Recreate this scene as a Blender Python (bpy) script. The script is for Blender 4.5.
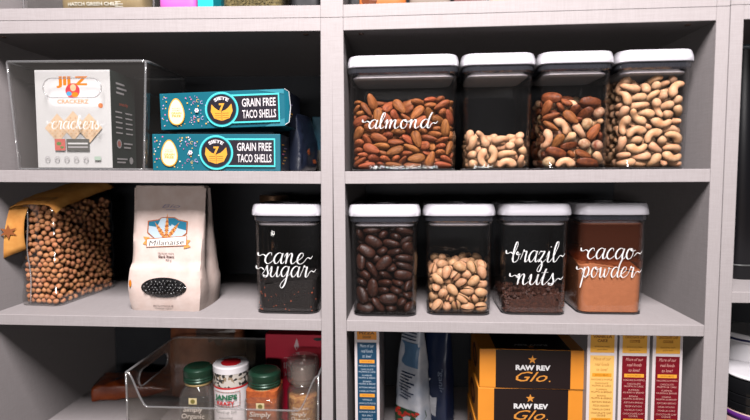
import bpy, bmesh, math, random
from mathutils import Vector, Matrix, Quaternion, Euler, noise

# ------------------------------------------------------------------ clear
for o in list(bpy.data.objects): bpy.data.objects.remove(o)
scene = bpy.context.scene
col = scene.collection
PI = math.pi

# ------------------------------------------------------------------ camera
CAM = Vector((0.1007, -0.7753, -0.0045))
pitch, yaw, roll, FPX = 0.0701, -0.0707, -0.0068, 510.0
Fw = Vector((math.sin(yaw)*math.cos(pitch), math.cos(yaw)*math.cos(pitch), -math.sin(pitch)))
Rt = Vector((math.cos(yaw), -math.sin(yaw), 0)); Up = Rt.cross(Fw)
Rt, Up = math.cos(roll)*Rt + math.sin(roll)*Up, -math.sin(roll)*Rt + math.cos(roll)*Up
cd = bpy.data.cameras.new('camera'); cam = bpy.data.objects.new('camera', cd); col.objects.link(cam)
cam.matrix_world = Matrix(((Rt.x, Up.x, -Fw.x, CAM.x), (Rt.y, Up.y, -Fw.y, CAM.y), (Rt.z, Up.z, -Fw.z, CAM.z), (0, 0, 0, 1)))
cd.sensor_width = 36.0; cd.lens = FPX/750*36; cd.clip_start = .01
cd.dof.use_dof = True; cd.dof.focus_distance = 0.83; cd.dof.aperture_fstop = 1.9
scene.camera = cam

# ------------------------------------------------------------------ world, lights, exposure
w = bpy.data.worlds.new('world'); scene.world = w; w.use_nodes = True
w.node_tree.nodes['Background'].inputs[0].default_value = (.75, .85, 1.0, 1); w.node_tree.nodes['Background'].inputs[1].default_value = .012
def area(name, loc, target, sx, sy, power, color):
    l = bpy.data.lights.new(name, 'AREA'); l.shape = 'RECTANGLE'; l.size = sx; l.size_y = sy; l.energy = power; l.color = color
    o = bpy.data.objects.new(name, l); col.objects.link(o); o.location = loc
    o.rotation_euler = (Vector(target)-Vector(loc)).to_track_quat('-Z', 'Y').to_euler(); return o
area('ceiling_light', (.12, -1.10, 1.30), (.10, 0, 0), .45, .7, 70, (1, .955, .955))
area('front_fill_strip', (.05, -2.2, -.11), (.05, 0, -.11), .9, .12, 13, (1, .95, .93))  # added frontal fill strip at eye height, set where jars don't mirror it
scene.view_settings.view_transform = 'Standard'; scene.view_settings.look = 'None'
scene.view_settings.gamma = 1; scene.view_settings.use_curve_mapping = False
scene.view_settings.exposure = 0.0
scene.cycles.use_denoising = True
scene.cycles.max_bounces = 12; scene.cycles.diffuse_bounces = 0; scene.cycles.transparent_max_bounces = 40; scene.cycles.sample_clamp_indirect = 4

# ------------------------------------------------------------------ the left column of units stands a degree out of line
ex = Vector((1, .0227, -.0113)).normalized(); ez = Vector((.0113, 0, 1)); ez = (ez-ex*ez.dot(ex)).normalized(); ey = ez.cross(ex)
OL = Vector((-.018, 0, 0))
ML = Matrix.Translation(OL) @ Matrix(((ex.x, ey.x, ez.x), (ex.y, ey.y, ez.y), (ex.z, ey.z, ez.z))).to_4x4() @ Matrix.Translation(-OL)
I4 = Matrix.Identity(4)

# ------------------------------------------------------------------ materials
MATS = {}
def pmat(name, c, rough=.5, var=0, vscale=60, bump=0, bscale=200, spec=.5, rnd=0, metal=0, c2=None, stretch=None, sheen=0, coat=0, trans=0, hue=0):
    """principled material: base colour with optional noise variation (towards c2), per-object variation and fine relief"""
    if name in MATS: return MATS[name]
    m = bpy.data.materials.new(name); m.use_nodes = True; nt = m.node_tree; N = nt.nodes; b = N['Principled BSDF']
    b.inputs['Roughness'].default_value = rough; b.inputs['Specular IOR Level'].default_value = spec; b.inputs['Metallic'].default_value = metal
    b.inputs['Coat Weight'].default_value = coat
    b.inputs['Base Color'].default_value = (*c, 1)
    L = nt.links.new
    if var or bump or rnd:
        tc = N.new('ShaderNodeTexCoord'); mp = N.new('ShaderNodeMapping'); L(tc.outputs['Object'], mp.inputs[0])
        if stretch: mp.inputs['Scale'].default_value = stretch
    if var or rnd:
        nz = N.new('ShaderNodeTexNoise'); nz.inputs['Scale'].default_value = vscale; nz.inputs['Detail'].default_value = 4
        L(mp.outputs[0], nz.inputs['Vector'])
        mr = N.new('ShaderNodeMapRange'); L(nz.outputs[0], mr.inputs[0]); mr.inputs[1].default_value = .3; mr.inputs[2].default_value = .7
        mr.inputs[3].default_value = 0; mr.inputs[4].default_value = 1
        mx = N.new('ShaderNodeMix'); mx.data_type = 'RGBA'; L(mr.outputs[0], mx.inputs[0])
        k = c2 if c2 else tuple(max(0, x*(1-var)) for x in c)
        mx.inputs[6].default_value = (*c, 1); mx.inputs[7].default_value = (*k, 1)
        out = mx.outputs[2]
        if rnd:
            oi = N.new('ShaderNodeObjectInfo'); hs = N.new('ShaderNodeHueSaturation')
            r1 = N.new('ShaderNodeMapRange'); L(oi.outputs['Random'], r1.inputs[0]); r1.inputs[3].default_value = 1-rnd; r1.inputs[4].default_value = 1+rnd
            L(r1.outputs[0], hs.inputs['Value'])
            if hue:
                ml = N.new('ShaderNodeMath'); ml.operation = 'MULTIPLY'; ml.inputs[1].default_value = 7.31; L(oi.outputs['Random'], ml.inputs[0])
                fr = N.new('ShaderNodeMath'); fr.operation = 'FRACT'; L(ml.outputs[0], fr.inputs[0])
                r2 = N.new('ShaderNodeMapRange'); L(fr.outputs[0], r2.inputs[0]); r2.inputs[3].default_value = .5-hue; r2.inputs[4].default_value = .5+hue
                L(r2.outputs[0], hs.inputs['Hue'])
            L(out, hs.inputs['Color']); out = hs.outputs[0]
        L(out, b.inputs['Base Color'])
    if bump:
        nb = N.new('ShaderNodeTexNoise'); nb.inputs['Scale'].default_value = bscale; nb.inputs['Detail'].default_value = 5; L(mp.outputs[0], nb.inputs['Vector'])
        bp = N.new('ShaderNodeBump'); bp.inputs['Strength'].default_value = bump; bp.inputs['Distance'].default_value = .002
        L(nb.outputs[0], bp.inputs['Height']); L(bp.outputs[0], b.inputs['Normal'])
    MATS[name] = m; return m
def clear(name, tint=(.97, .98, .985), refl=.55, rough=.04, base=.035, rim=3.0, haze=0, hcol=(.9, .9, .92)):
    """thin clear plastic: straight-through light, glossier towards grazing angles"""
    if name in MATS: return MATS[name]
    m = bpy.data.materials.new(name); m.use_nodes = True; nt = m.node_tree; N = nt.nodes; L = nt.links.new
    for n in list(N): N.remove(n)
    out = N.new('ShaderNodeOutputMaterial'); t = N.new('ShaderNodeBsdfTransparent'); t.inputs[0].default_value = (*tint, 1)
    g = N.new('ShaderNodeBsdfGlossy'); g.inputs['Roughness'].default_value = rough; g.inputs[0].default_value = (1, 1, 1, 1)
    lw = N.new('ShaderNodeLayerWeight'); lw.inputs[0].default_value = .5
    pw = N.new('ShaderNodeMath'); pw.operation = 'POWER'; pw.inputs[1].default_value = rim; L(lw.outputs['Facing'], pw.inputs[0])
    ma = N.new('ShaderNodeMath'); ma.operation = 'MULTIPLY_ADD'; ma.inputs[1].default_value = refl; ma.inputs[2].default_value = base; L(pw.outputs[0], ma.inputs[0])
    mx = N.new('ShaderNodeMixShader'); L(ma.outputs[0], mx.inputs[0]); L(g.outputs[0], mx.inputs[2])
    src = t.outputs[0]
    if haze:
        d = N.new('ShaderNodeBsdfDiffuse'); d.inputs[0].default_value = (*hcol, 1); m2 = N.new('ShaderNodeMixShader'); m2.inputs[0].default_value = haze
        L(t.outputs[0], m2.inputs[1]); L(d.outputs[0], m2.inputs[2]); src = m2.outputs[0]
    L(src, mx.inputs[1]); L(mx.outputs[0], out.inputs[0]); MATS[name] = m; return m
def laminate():
    """pale linen-textured melamine board: cross-hatched fine threads"""
    if 'linen' in MATS: return MATS['linen']
    m = bpy.data.materials.new('linen_laminate'); m.use_nodes = True; nt = m.node_tree; N = nt.nodes; L = nt.links.new; b = N['Principled BSDF']
    b.inputs['Roughness'].default_value = .6; b.inputs['Specular IOR Level'].default_value = .25
    tc = N.new('ShaderNodeTexCoord'); acc = None
    for sc in ((900, 900, 40), (40, 900, 900), (900, 40, 900)):
        mp = N.new('ShaderNodeMapping'); mp.inputs['Scale'].default_value = sc; L(tc.outputs['Object'], mp.inputs[0])
        nz = N.new('ShaderNodeTexNoise'); nz.inputs['Scale'].default_value = 1; nz.inputs['Detail'].default_value = 3; L(mp.outputs[0], nz.inputs['Vector'])
        if acc is None: acc = nz.outputs[0]
        else:
            a = N.new('ShaderNodeMath'); a.operation = 'ADD'; L(acc, a.inputs[0]); L(nz.outputs[0], a.inputs[1]); acc = a.outputs[0]
    mr = N.new('ShaderNodeMapRange'); L(acc, mr.inputs[0]); mr.inputs[1].default_value = 1.2; mr.inputs[2].default_value = 1.8
    mx = N.new('ShaderNodeMix'); mx.data_type = 'RGBA'; L(mr.outputs[0], mx.inputs[0])
    mx.inputs[6].default_value = (.405, .362, .362, 1); mx.inputs[7].default_value = (.465, .422, .425, 1)
    L(mx.outputs[2], b.inputs['Base Color'])
    bp = N.new('ShaderNodeBump'); bp.inputs['Strength'].default_value = .15; bp.inputs['Distance'].default_value = .0006; L(acc, bp.inputs['Height']); L(bp.outputs[0], b.inputs['Normal'])
    MATS['linen'] = m; return m
def flat(name, c, rough=.45, spec=.4): return pmat('ink_'+name, c, rough, spec=spec)
def srgb(r, g, b):
    f = lambda v: (v/255/12.92) if v <= 10 else ((v/255+.055)/1.055)**2.4
    return (f(r), f(g), f(b))

# ------------------------------------------------------------------ mesh helpers
def mesh(name, V, F, smooth=False, angle=None):
    me = bpy.data.meshes.new(name); me.from_pydata([tuple(v) for v in V], [], F); me.update()
    if smooth:
        me.polygons.foreach_set('use_smooth', [True]*len(me.polygons))
        if angle: me.set_sharp_from_angle(angle=angle)
    return me
def obj(name, me, mat=None, parent=None, M=None):
    o = bpy.data.objects.new(name, me); col.objects.link(o)
    if mat is not None and (not me.materials): me.materials.append(mat)
    if parent is not None: o.parent = parent
    if M is not None: o.matrix_basis = M
    return o
def tag(o, label, cat, group=None, kind=None):
    o['label'] = label
    if cat: o['category'] = cat
    if group: o['group'] = group
    if kind: o['kind'] = kind
    return o
def thing(name, label, cat, loc, rz=0, left=False, group=None, M=None):
    o = bpy.data.objects.new(name, None); o.empty_display_size = .02; col.objects.link(o)
    B = ML if left else I4
    o.matrix_basis = B @ Matrix.Translation(Vector(loc)) @ Matrix.Rotation(rz, 4, 'Z') @ (M or I4)
    return tag(o, label, cat, group)
def box_me(name, x0, x1, y0, y1, z0, z1, bev=0, seg=2):
    bm = bmesh.new(); bmesh.ops.create_cube(bm, size=1)
    for v in bm.verts: v.co = Vector((x0+(v.co.x+.5)*(x1-x0), y0+(v.co.y+.5)*(y1-y0), z0+(v.co.z+.5)*(z1-z0)))
    if bev: bmesh.ops.bevel(bm, geom=bm.edges[:], offset=bev, segments=seg, profile=.5, affect='EDGES', clamp_overlap=True)
    me = bpy.data.meshes.new(name); bm.to_mesh(me); bm.free(); return me
def rring(w, d, r, z, n=6, cx=0, cy=0):
    r = min(r, w/2-1e-5, d/2-1e-5); P = []
    for sx, sy, a0 in ((1, 1, 0), (-1, 1, PI/2), (-1, -1, PI), (1, -1, 1.5*PI)):
        for i in range(n+1):
            a = a0+PI/2*i/n; P.append((cx+sx*(w/2-r)+r*math.cos(a), cy+sy*(d/2-r)+r*math.sin(a), z))
    return P
def cring(r, z, n=32, cx=0, cy=0): return [(cx+r*math.cos(2*PI*i/n), cy+r*math.sin(2*PI*i/n), z) for i in range(n)]
def loft(rings, cap0=True, cap1=True, closed=False):
    n = len(rings[0]); V = [p for R in rings for p in R]; F = []; K = len(rings)
    for k in range(K if closed else K-1):
        a, b = k*n, ((k+1) % K)*n
        for i in range(n): F.append((a+i, a+(i+1) % n, b+(i+1) % n, b+i))
    if not closed:
        if cap0: F.append(tuple(reversed(range(n))))
        if cap1: F.append(tuple((K-1)*n+i for i in range(n)))
    return V, F
def lathe(prof, n=32, cx=0, cy=0, closed=False): return loft([cring(max(r, 1e-5), z, n, cx, cy) for r, z in prof], closed=closed)
def tube(pts, r, n=8, closed=False):
    """round bar along points"""
    P = [Vector(p) for p in pts]; m = len(P); rings = []; prev = None
    for i in range(m):
        if closed: t = P[(i+1) % m]-P[i-1]
        else: t = P[min(i+1, m-1)]-P[max(i-1, 0)]
        t.normalize()
        if prev is None:
            a = Vector((0, 0, 1)) if abs(t.z) < .9 else Vector((1, 0, 0)); u = t.cross(a).normalized()
        else: u = (prev-t*prev.dot(t)).normalized()
        v = t.cross(u); prev = u
        rings.append([tuple(P[i]+r*(math.cos(2*PI*j/n)*u+math.sin(2*PI*j/n)*v)) for j in range(n)])
    return loft(rings, closed=closed)
def merge(*parts):
    V = []; F = []
    for v, f in parts:
        b = len(V); V += list(v); F += [tuple(b+i for i in g) for g in f]
    return V, F
def xf(part, M):
    v, f = part; return [tuple(M @ Vector(p)) for p in v], f
def boolean_diff(me, cutters):
    a = bpy.data.objects.new('tmp_a', me); col.objects.link(a); tmp = []
    for c in cutters:
        b = bpy.data.objects.new('tmp_b', c); col.objects.link(b); tmp.append(b)
        m = a.modifiers.new('b', 'BOOLEAN'); m.object = b; m.operation = 'DIFFERENCE'; m.solver = 'EXACT'
    dg = bpy.context.evaluated_depsgraph_get(); dg.update()
    r = bpy.data.meshes.new_from_object(a.evaluated_get(dg))
    for b in tmp: bpy.data.objects.remove(b)
    bpy.data.objects.remove(a); return r

# ------------------------------------------------------------------ printing on surfaces
_txt = {}
def text_geo(s, bold=0.0, shear=0.0):
    key = (s, bold, shear)
    if key in _txt: return _txt[key]
    c = bpy.data.curves.new('t', 'FONT'); c.body = s; c.size = 1; c.resolution_u = 2; c.offset = bold; c.shear = shear
    o = bpy.data.objects.new('t', c); me = bpy.data.meshes.new_from_object(o)
    V = [(v.co.x, v.co.y) for v in me.vertices]; F = [tuple(p.vertices) for p in me.polygons]
    bpy.data.objects.remove(o); bpy.data.curves.remove(c); bpy.data.meshes.remove(me)
    _txt[key] = (V, F); return V, F
class Print:
    """flat ink: 2-D shapes in metres (u right, v up), one mesh for each ink, laid on a surface by fn(u, v, lift)"""
    def __init__(s): s.d = {}; s.n = 0; s.order = []
    def _add(s, ink, V, F, name):
        s.n += 1; k = (ink, name)
        s.d.setdefault(k, []).append(([(u, v, s.n) for u, v in V], [tuple(f) for f in F]))
    def rect(s, u0, v0, u1, v1, ink, nu=1, nv=1, name='print'):
        V = [(u0+(u1-u0)*i/nu, v0+(v1-v0)*j/nv) for j in range(nv+1) for i in range(nu+1)]
        F = [(j*(nu+1)+i, j*(nu+1)+i+1, (j+1)*(nu+1)+i+1, (j+1)*(nu+1)+i) for j in range(nv) for i in range(nu)]
        s._add(ink, V, F, name)
    def frame(s, u0, v0, u1, v1, t, ink, name='print'):
        for a in ((u0, v0, u1, v0+t), (u0, v1-t, u1, v1), (u0, v0+t, u0+t, v1-t), (u1-t, v0+t, u1, v1-t)): s.rect(*a, ink, name=name); s.n -= 1
    def ell(s, cu, cv, ru, rv, ink, n=28, egg=0, name='print'):
        V = [(cu, cv)]+[(cu+ru*math.cos(2*PI*i/n)*(1-egg*math.sin(2*PI*i/n)), cv+rv*math.sin(2*PI*i/n)) for i in range(n)]
        s._add(ink, V, [(0, 1+i, 1+(i+1) % n) for i in range(n)], name)
    def ring(s, cu, cv, r0, r1, ink, n=32, name='print', a0=0, a1=2*PI, asp=1):
        V = []; F = []
        for i in range(n+1):
            a = a0+(a1-a0)*i/n; V += [(cu+r0*math.cos(a), cv+asp*r0*math.sin(a)), (cu+r1*math.cos(a), cv+asp*r1*math.sin(a))]
        for i in range(n): F.append((2*i, 2*i+1, 2*i+3, 2*i+2))
        s._add(ink, V, F, name)
    def poly(s, pts, ink, name='print'):
        c = (sum(p[0] for p in pts)/len(pts), sum(p[1] for p in pts)/len(pts)); n = len(pts)
        s._add(ink, [c]+list(pts), [(0, 1+i, 1+(i+1) % n) for i in range(n)], name)
    def star(s, cu, cv, r, ink, k=5, q=.42):
        s.poly([(cu+(r if i % 2 == 0 else r*q)*math.sin(PI*i/k), cv+(r if i % 2 == 0 else r*q)*math.cos(PI*i/k)) for i in range(2*k)], ink)
    def text(s, t, u, v, h, ink, w=None, align='c', bold=0.0, shear=0.0, rot=0, name='lettering', arc=None):
        """centred on u, baseline v, capital height h; w fits the width; arc=radius bends it over the centre below"""
        V, F = text_geo(t, bold, shear)
        if not V: return
        x0 = min(p[0] for p in V); x1 = max(p[0] for p in V); k = h/.70; kx = (w/(x1-x0)) if w else k
        W = (x1-x0)*kx; off = {'c': -W/2, 'l': 0, 'r': -W}[align]; out = []
        for x, y in V:
            a = (x-x0)*kx+off; b = y*k
            if arc: th = a/arc; a, b = (arc+b)*math.sin(th), (arc+b)*math.cos(th)-arc
            if rot: a, b = a*math.cos(rot)-b*math.sin(rot), a*math.sin(rot)+b*math.cos(rot)
            out.append((u+a, v+b))
        s._add(ink, out, F, name)
    def geo(s, V, F, ink, name='lettering'): s._add(ink, V, F, name)
    def build(s, parent, fn, lift=.00025, step=.00004):
        os_ = []
        for (ink, name), shapes in s.d.items():
            for V, F in (shapes if len(shapes) <= 4 else [merge(*shapes)]):     # a few big shapes stay single, fine patterns are one print
                o = obj(name, mesh(name, [fn(u, v, lift+step*k) for u, v, k in V], F), ink, parent); os_.append(o)
                if len(shapes) > 4 and name == 'print': o['kind'] = 'stuff'
        return os_
def on_front(d): return lambda u, v, l: (u, -d/2-l, v)
def on_right(w): return lambda u, v, l: (w/2+l, u, v)
def on_left(w): return lambda u, v, l: (-w/2-l, -u, v)
def on_top(h): return lambda u, v, l: (u, v, h+l)

# ------------------------------------------------------------------ brush-script lettering
GL = {
 'a': (1.02, [[(.80, .86), (.56, 1.0), (.26, .80), (.12, .38), (.28, .02), (.52, .14), (.72, .55), (.84, .96), (.76, .42), (.80, .06), (.96, .06), (1.08, .26)]]),
 'c': (.80, [[(.66, .74), (.60, .98), (.38, .94), (.15, .60), (.14, .22), (.36, 0), (.62, .10), (.86, .34)]]),
 'e': (.78, [[(0, .22), (.32, .42), (.58, .70), (.52, .98), (.30, .92), (.13, .56), (.14, .18), (.36, 0), (.60, .08), (.84, .32)]]),
 'o': (.86, [[(.46, .98), (.22, .84), (.12, .40), (.28, .02), (.56, .10), (.70, .52), (.60, .90), (.44, .96), (.52, .78), (.72, .74), (.92, .84)]]),
 'l': (.56, [[(0, .20), (.26, .70), (.46, 1.50), (.44, 2.02), (.30, 1.98), (.20, 1.40), (.16, .50), (.24, .06), (.42, .06), (.60, .30)]]),
 'b': (.88, [[(0, .20), (.26, .80), (.44, 1.55), (.40, 2.0), (.27, 1.92), (.18, 1.30), (.14, .50), (.20, .06), (.42, .0), (.66, .22), (.70, .62), (.56, .88), (.46, .72), (.64, .62), (.92, .72)]]),
 'd': (1.02, [[(.76, .84), (.52, .98), (.24, .78), (.12, .36), (.28, .02), (.52, .14), (.72, .60), (.92, 1.50), (1.0, 2.0), (.86, 1.35), (.76, .42), (.82, .05), (.98, .06), (1.1, .26)]]),
 'm': (1.50, [[(0, .60), (.14, .92), (.24, .92), (.22, .40), (.20, 0)], [(.20, .10), (.34, .66), (.54, .96), (.64, .84), (.60, .36), (.58, 0)], [(.58, .10), (.74, .70), (.94, .96), (1.06, .84), (1.02, .34), (1.10, .04), (1.26, .04), (1.54, .30)]]),
 'n': (1.10, [[(0, .60), (.14, .92), (.24, .92), (.22, .40), (.20, 0)], [(.20, .10), (.36, .70), (.56, .96), (.68, .82), (.64, .34), (.72, .04), (.88, .04), (1.14, .30)]]),
 'r': (.74, [[(0, .20), (.18, .70), (.24, 1.08), (.34, .92), (.54, .92), (.50, .50), (.50, .10), (.62, .02), (.80, .28)]]),
 's': (.68, [[(0, .20), (.26, .62), (.40, 1.06), (.46, .70), (.58, .32), (.46, .0), (.20, .02), (.14, .18), (.36, .10), (.72, .30)]]),
 'u': (1.04, [[(0, .50), (.16, .94), (.20, .60), (.16, .20), (.32, .0), (.54, .16), (.74, .62), (.80, .95), (.74, .40), (.80, .05), (.94, .05), (1.08, .28)]]),
 'i': (.54, [[(0, .40), (.18, .94), (.20, .55), (.16, .12), (.28, .0), (.42, .08), (.58, .30)], [(.28, 1.38), (.31, 1.46), (.33, 1.40)]]),
 't': (.60, [[(0, .30), (.26, 1.0), (.36, 1.62), (.28, 1.0), (.20, .34), (.28, .02), (.44, .06), (.64, .30)], [(.0, 1.10), (.30, 1.14), (.62, 1.16)]]),
 'z': (.80, [[(0, .64), (.16, .94), (.34, .90), (.56, .92), (.36, .46), (.10, .02), (.34, .10), (.46, -.30), (.30, -.80), (.06, -.72), (.24, -.30), (.84, .30)]]),
 'g': (.96, [[(.76, .84), (.54, .98), (.26, .80), (.12, .40), (.28, .04), (.52, .16), (.72, .60), (.80, .96), (.72, .20), (.60, -.60), (.36, -1.0), (.16, -.80), (.34, -.40), (1.0, .30)]]),
 'p': (.92, [[(0, .30), (.20, .94), (.24, .60), (.14, -.30), (.06, -1.0)], [(.10, -.30), (.28, .60), (.50, .98), (.70, .76), (.66, .26), (.44, .0), (.28, .12), (.50, .06), (.96, .34)]]),
 'w': (1.24, [[(0, .50), (.14, .94), (.18, .50), (.18, .12), (.32, .0), (.50, .24), (.60, .80), (.60, .30), (.70, .02), (.90, .18), (1.04, .62), (1.0, .94), (1.06, .80), (1.28, .84)]]),
 'k': (.90, [[(0, .20), (.28, .90), (.44, 1.60), (.38, 2.0), (.26, 1.80), (.18, 1.0), (.12, 0)], [(.14, .20), (.34, .80), (.56, .92), (.54, .66), (.28, .52), (.46, .26), (.62, .02), (.94, .28)]]),
}
def catmull(P, k=7):
    Q = []; n = len(P)
    for i in range(n-1):
        p0 = P[max(i-1, 0)]; p1 = P[i]; p2 = P[i+1]; p3 = P[min(i+2, n-1)]
        for j in range(k):
            t = j/k; Q.append(tuple(.5*(2*p1[c]+(p2[c]-p0[c])*t+(2*p0[c]-5*p1[c]+4*p2[c]-p3[c])*t*t+(3*p1[c]-p0[c]-3*p2[c]+p3[c])*t**3) for c in (0, 1)))
    Q.append(P[-1]); return Q
def script_word(word, thin=.05, thick=.145, pre=True, post=True):
    strokes = []; x = 0
    if pre: strokes.append([(-.62, 1.04), (-.56, .78), (-.38, .74), (-.18, .84), (.0, .78), (.16, .62)])
    for i, ch in enumerate(word):
        adv, S = GL[ch]
        for k, st in enumerate(S): strokes.append([(x+px, py) for px, py in st])
        x += adv
    if post: strokes.append([(x-.04, .22), (x+.20, .56), (x+.36, .56), (x+.52, .50), (x+.66, .76)])
    V = []; F = []
    for st in strokes:
        Q = catmull(st); n = len(Q)
        for i, p in enumerate(Q):
            q0 = Q[max(i-1, 0)]; q1 = Q[min(i+1, n-1)]; dx, dy = q1[0]-q0[0], q1[1]-q0[1]; l = math.hypot(dx, dy) or 1
            dx /= l; dy /= l; wd = thin+(thick-thin)*max(0, -dy)**1.3
            e = min(i, n-1-i)/4; wd *= min(1, .45+.55*e)
            V += [(p[0]-dy*wd/2, p[1]+dx*wd/2), (p[0]+dy*wd/2, p[1]-dx*wd/2)]
            if i: b = len(V)-4; F.append((b, b+1, b+3, b+2))
    V = [(a+.14*b, b if b < 1 else 1+(b-1)*.72) for a, b in V]      # italic slant
    return V, F
def put_script(P, word, u0, u1, v, xh, ink, **k):
    """word from u0 to u1, baseline v, x-height xh"""
    V, F = script_word(word, **k); x0 = min(p[0] for p in V); x1 = max(p[0] for p in V)
    P.geo([(u0+(a-x0)/(x1-x0)*(u1-u0), v+b*xh) for a, b in V], F, ink)

# ================================================================== the closet
LAM = laminate(); SHADE_BACK = pmat('shade_back_board', (.022, .024, .03), .75, var=.2, vscale=30)  # near-black back colour stands in for shade deep in the compartments
S1T, S1B, S2T, S2B, S0B, S0S, S0T = 0.0, -.0191, -.2315, -.2488, .2105, .2299, .2483
S3L, S3R = -.468, -.4825
LW_, DP, FLOOR = -.5734, .36, -.95
TH = .0183
def panel(root, name, x0, x1, y0, y1, z0, z1, mat=LAM): return obj(name, box_me(name, x0, x1, y0, y1, z0, z1, .0006, 1), mat, root)
def unit(label, xi0, xi1, z0, z1, shelves, left=False, bottom=None):
    """one closet box: two side panels, top panel, bottom panel, back panel and shelves"""
    r = thing('closet_unit', label, 'shelving unit', (0, 0, 0), left=left)
    panel(r, 'side_panel', xi0-TH+.0002, xi0, 0, DP, z0, z1); panel(r, 'side_panel', xi1, xi1+TH-.0002, 0, DP, z0, z1)
    panel(r, 'back_panel', xi0, xi1, DP-.008, DP-.001, z0, z1, SHADE_BACK)
    for k, (a, b, nm) in enumerate(shelves): panel(r, nm, xi0, xi1, .0004, DP-.008, a, b)
    return r
xr0, xr1 = 0.0, .535
xt0, xt1 = .5722, 1.09
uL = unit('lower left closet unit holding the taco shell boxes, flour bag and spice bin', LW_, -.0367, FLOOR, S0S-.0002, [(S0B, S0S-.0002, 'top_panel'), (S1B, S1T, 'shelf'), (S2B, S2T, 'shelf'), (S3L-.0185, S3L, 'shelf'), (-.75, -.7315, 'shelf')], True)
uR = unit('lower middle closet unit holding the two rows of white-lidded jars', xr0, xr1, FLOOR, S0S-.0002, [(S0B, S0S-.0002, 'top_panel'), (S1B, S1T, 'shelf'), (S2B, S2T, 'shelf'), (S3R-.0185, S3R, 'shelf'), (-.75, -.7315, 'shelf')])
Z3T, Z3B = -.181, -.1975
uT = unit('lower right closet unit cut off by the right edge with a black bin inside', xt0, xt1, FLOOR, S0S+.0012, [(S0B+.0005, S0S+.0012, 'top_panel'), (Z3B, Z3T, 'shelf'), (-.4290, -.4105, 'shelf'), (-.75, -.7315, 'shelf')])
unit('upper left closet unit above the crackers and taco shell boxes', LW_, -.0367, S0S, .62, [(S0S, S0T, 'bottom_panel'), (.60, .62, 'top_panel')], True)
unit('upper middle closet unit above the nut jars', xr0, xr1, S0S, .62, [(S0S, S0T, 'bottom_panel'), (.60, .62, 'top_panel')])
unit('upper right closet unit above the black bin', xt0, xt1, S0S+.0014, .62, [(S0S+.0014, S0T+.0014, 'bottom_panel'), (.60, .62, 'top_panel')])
# brown shelf-fitting heads under the top panels
FIT = pmat('brown_fitting', (.10, .055, .04), .5)
for root, pts in ((uL, ((-.545, .018), (-.062, .018), (-.545, .30), (-.062, .30))), (uR, ((.025, .02), (.505, .018), (.025, .30), (.505, .30)))):
    for x, y in pts:
        V, F = lathe([(.0001, S0B-.0012), (.0035, S0B-.0012), (.0042, S0B-.0006), (.0042, S0B+.0005), (.0001, S0B+.0005)], 16, x, y)
        obj('screw_head', mesh('screw_head', V, F, True), FIT, root)
wb = obj('wall_back', box_me('wall_back', -1.6, 1.9, DP+.02, DP+.08, FLOOR, 1.5), pmat('wall_paint', (.55, .53, .52), .8, var=.05)); wb['kind'] = 'structure'
fl = obj('floor', box_me('floor', -1.6, 1.9, -3.0, DP+.08, FLOOR-.05, FLOOR), pmat('floor_boards', (.30, .22, .16), .6, var=.25, vscale=6, stretch=(1, 12, 1))); fl['kind'] = 'structure'
tag(wb, 'plain painted wall behind the closet units', None); tag(fl, 'brown floor under the closet units', None)

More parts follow.
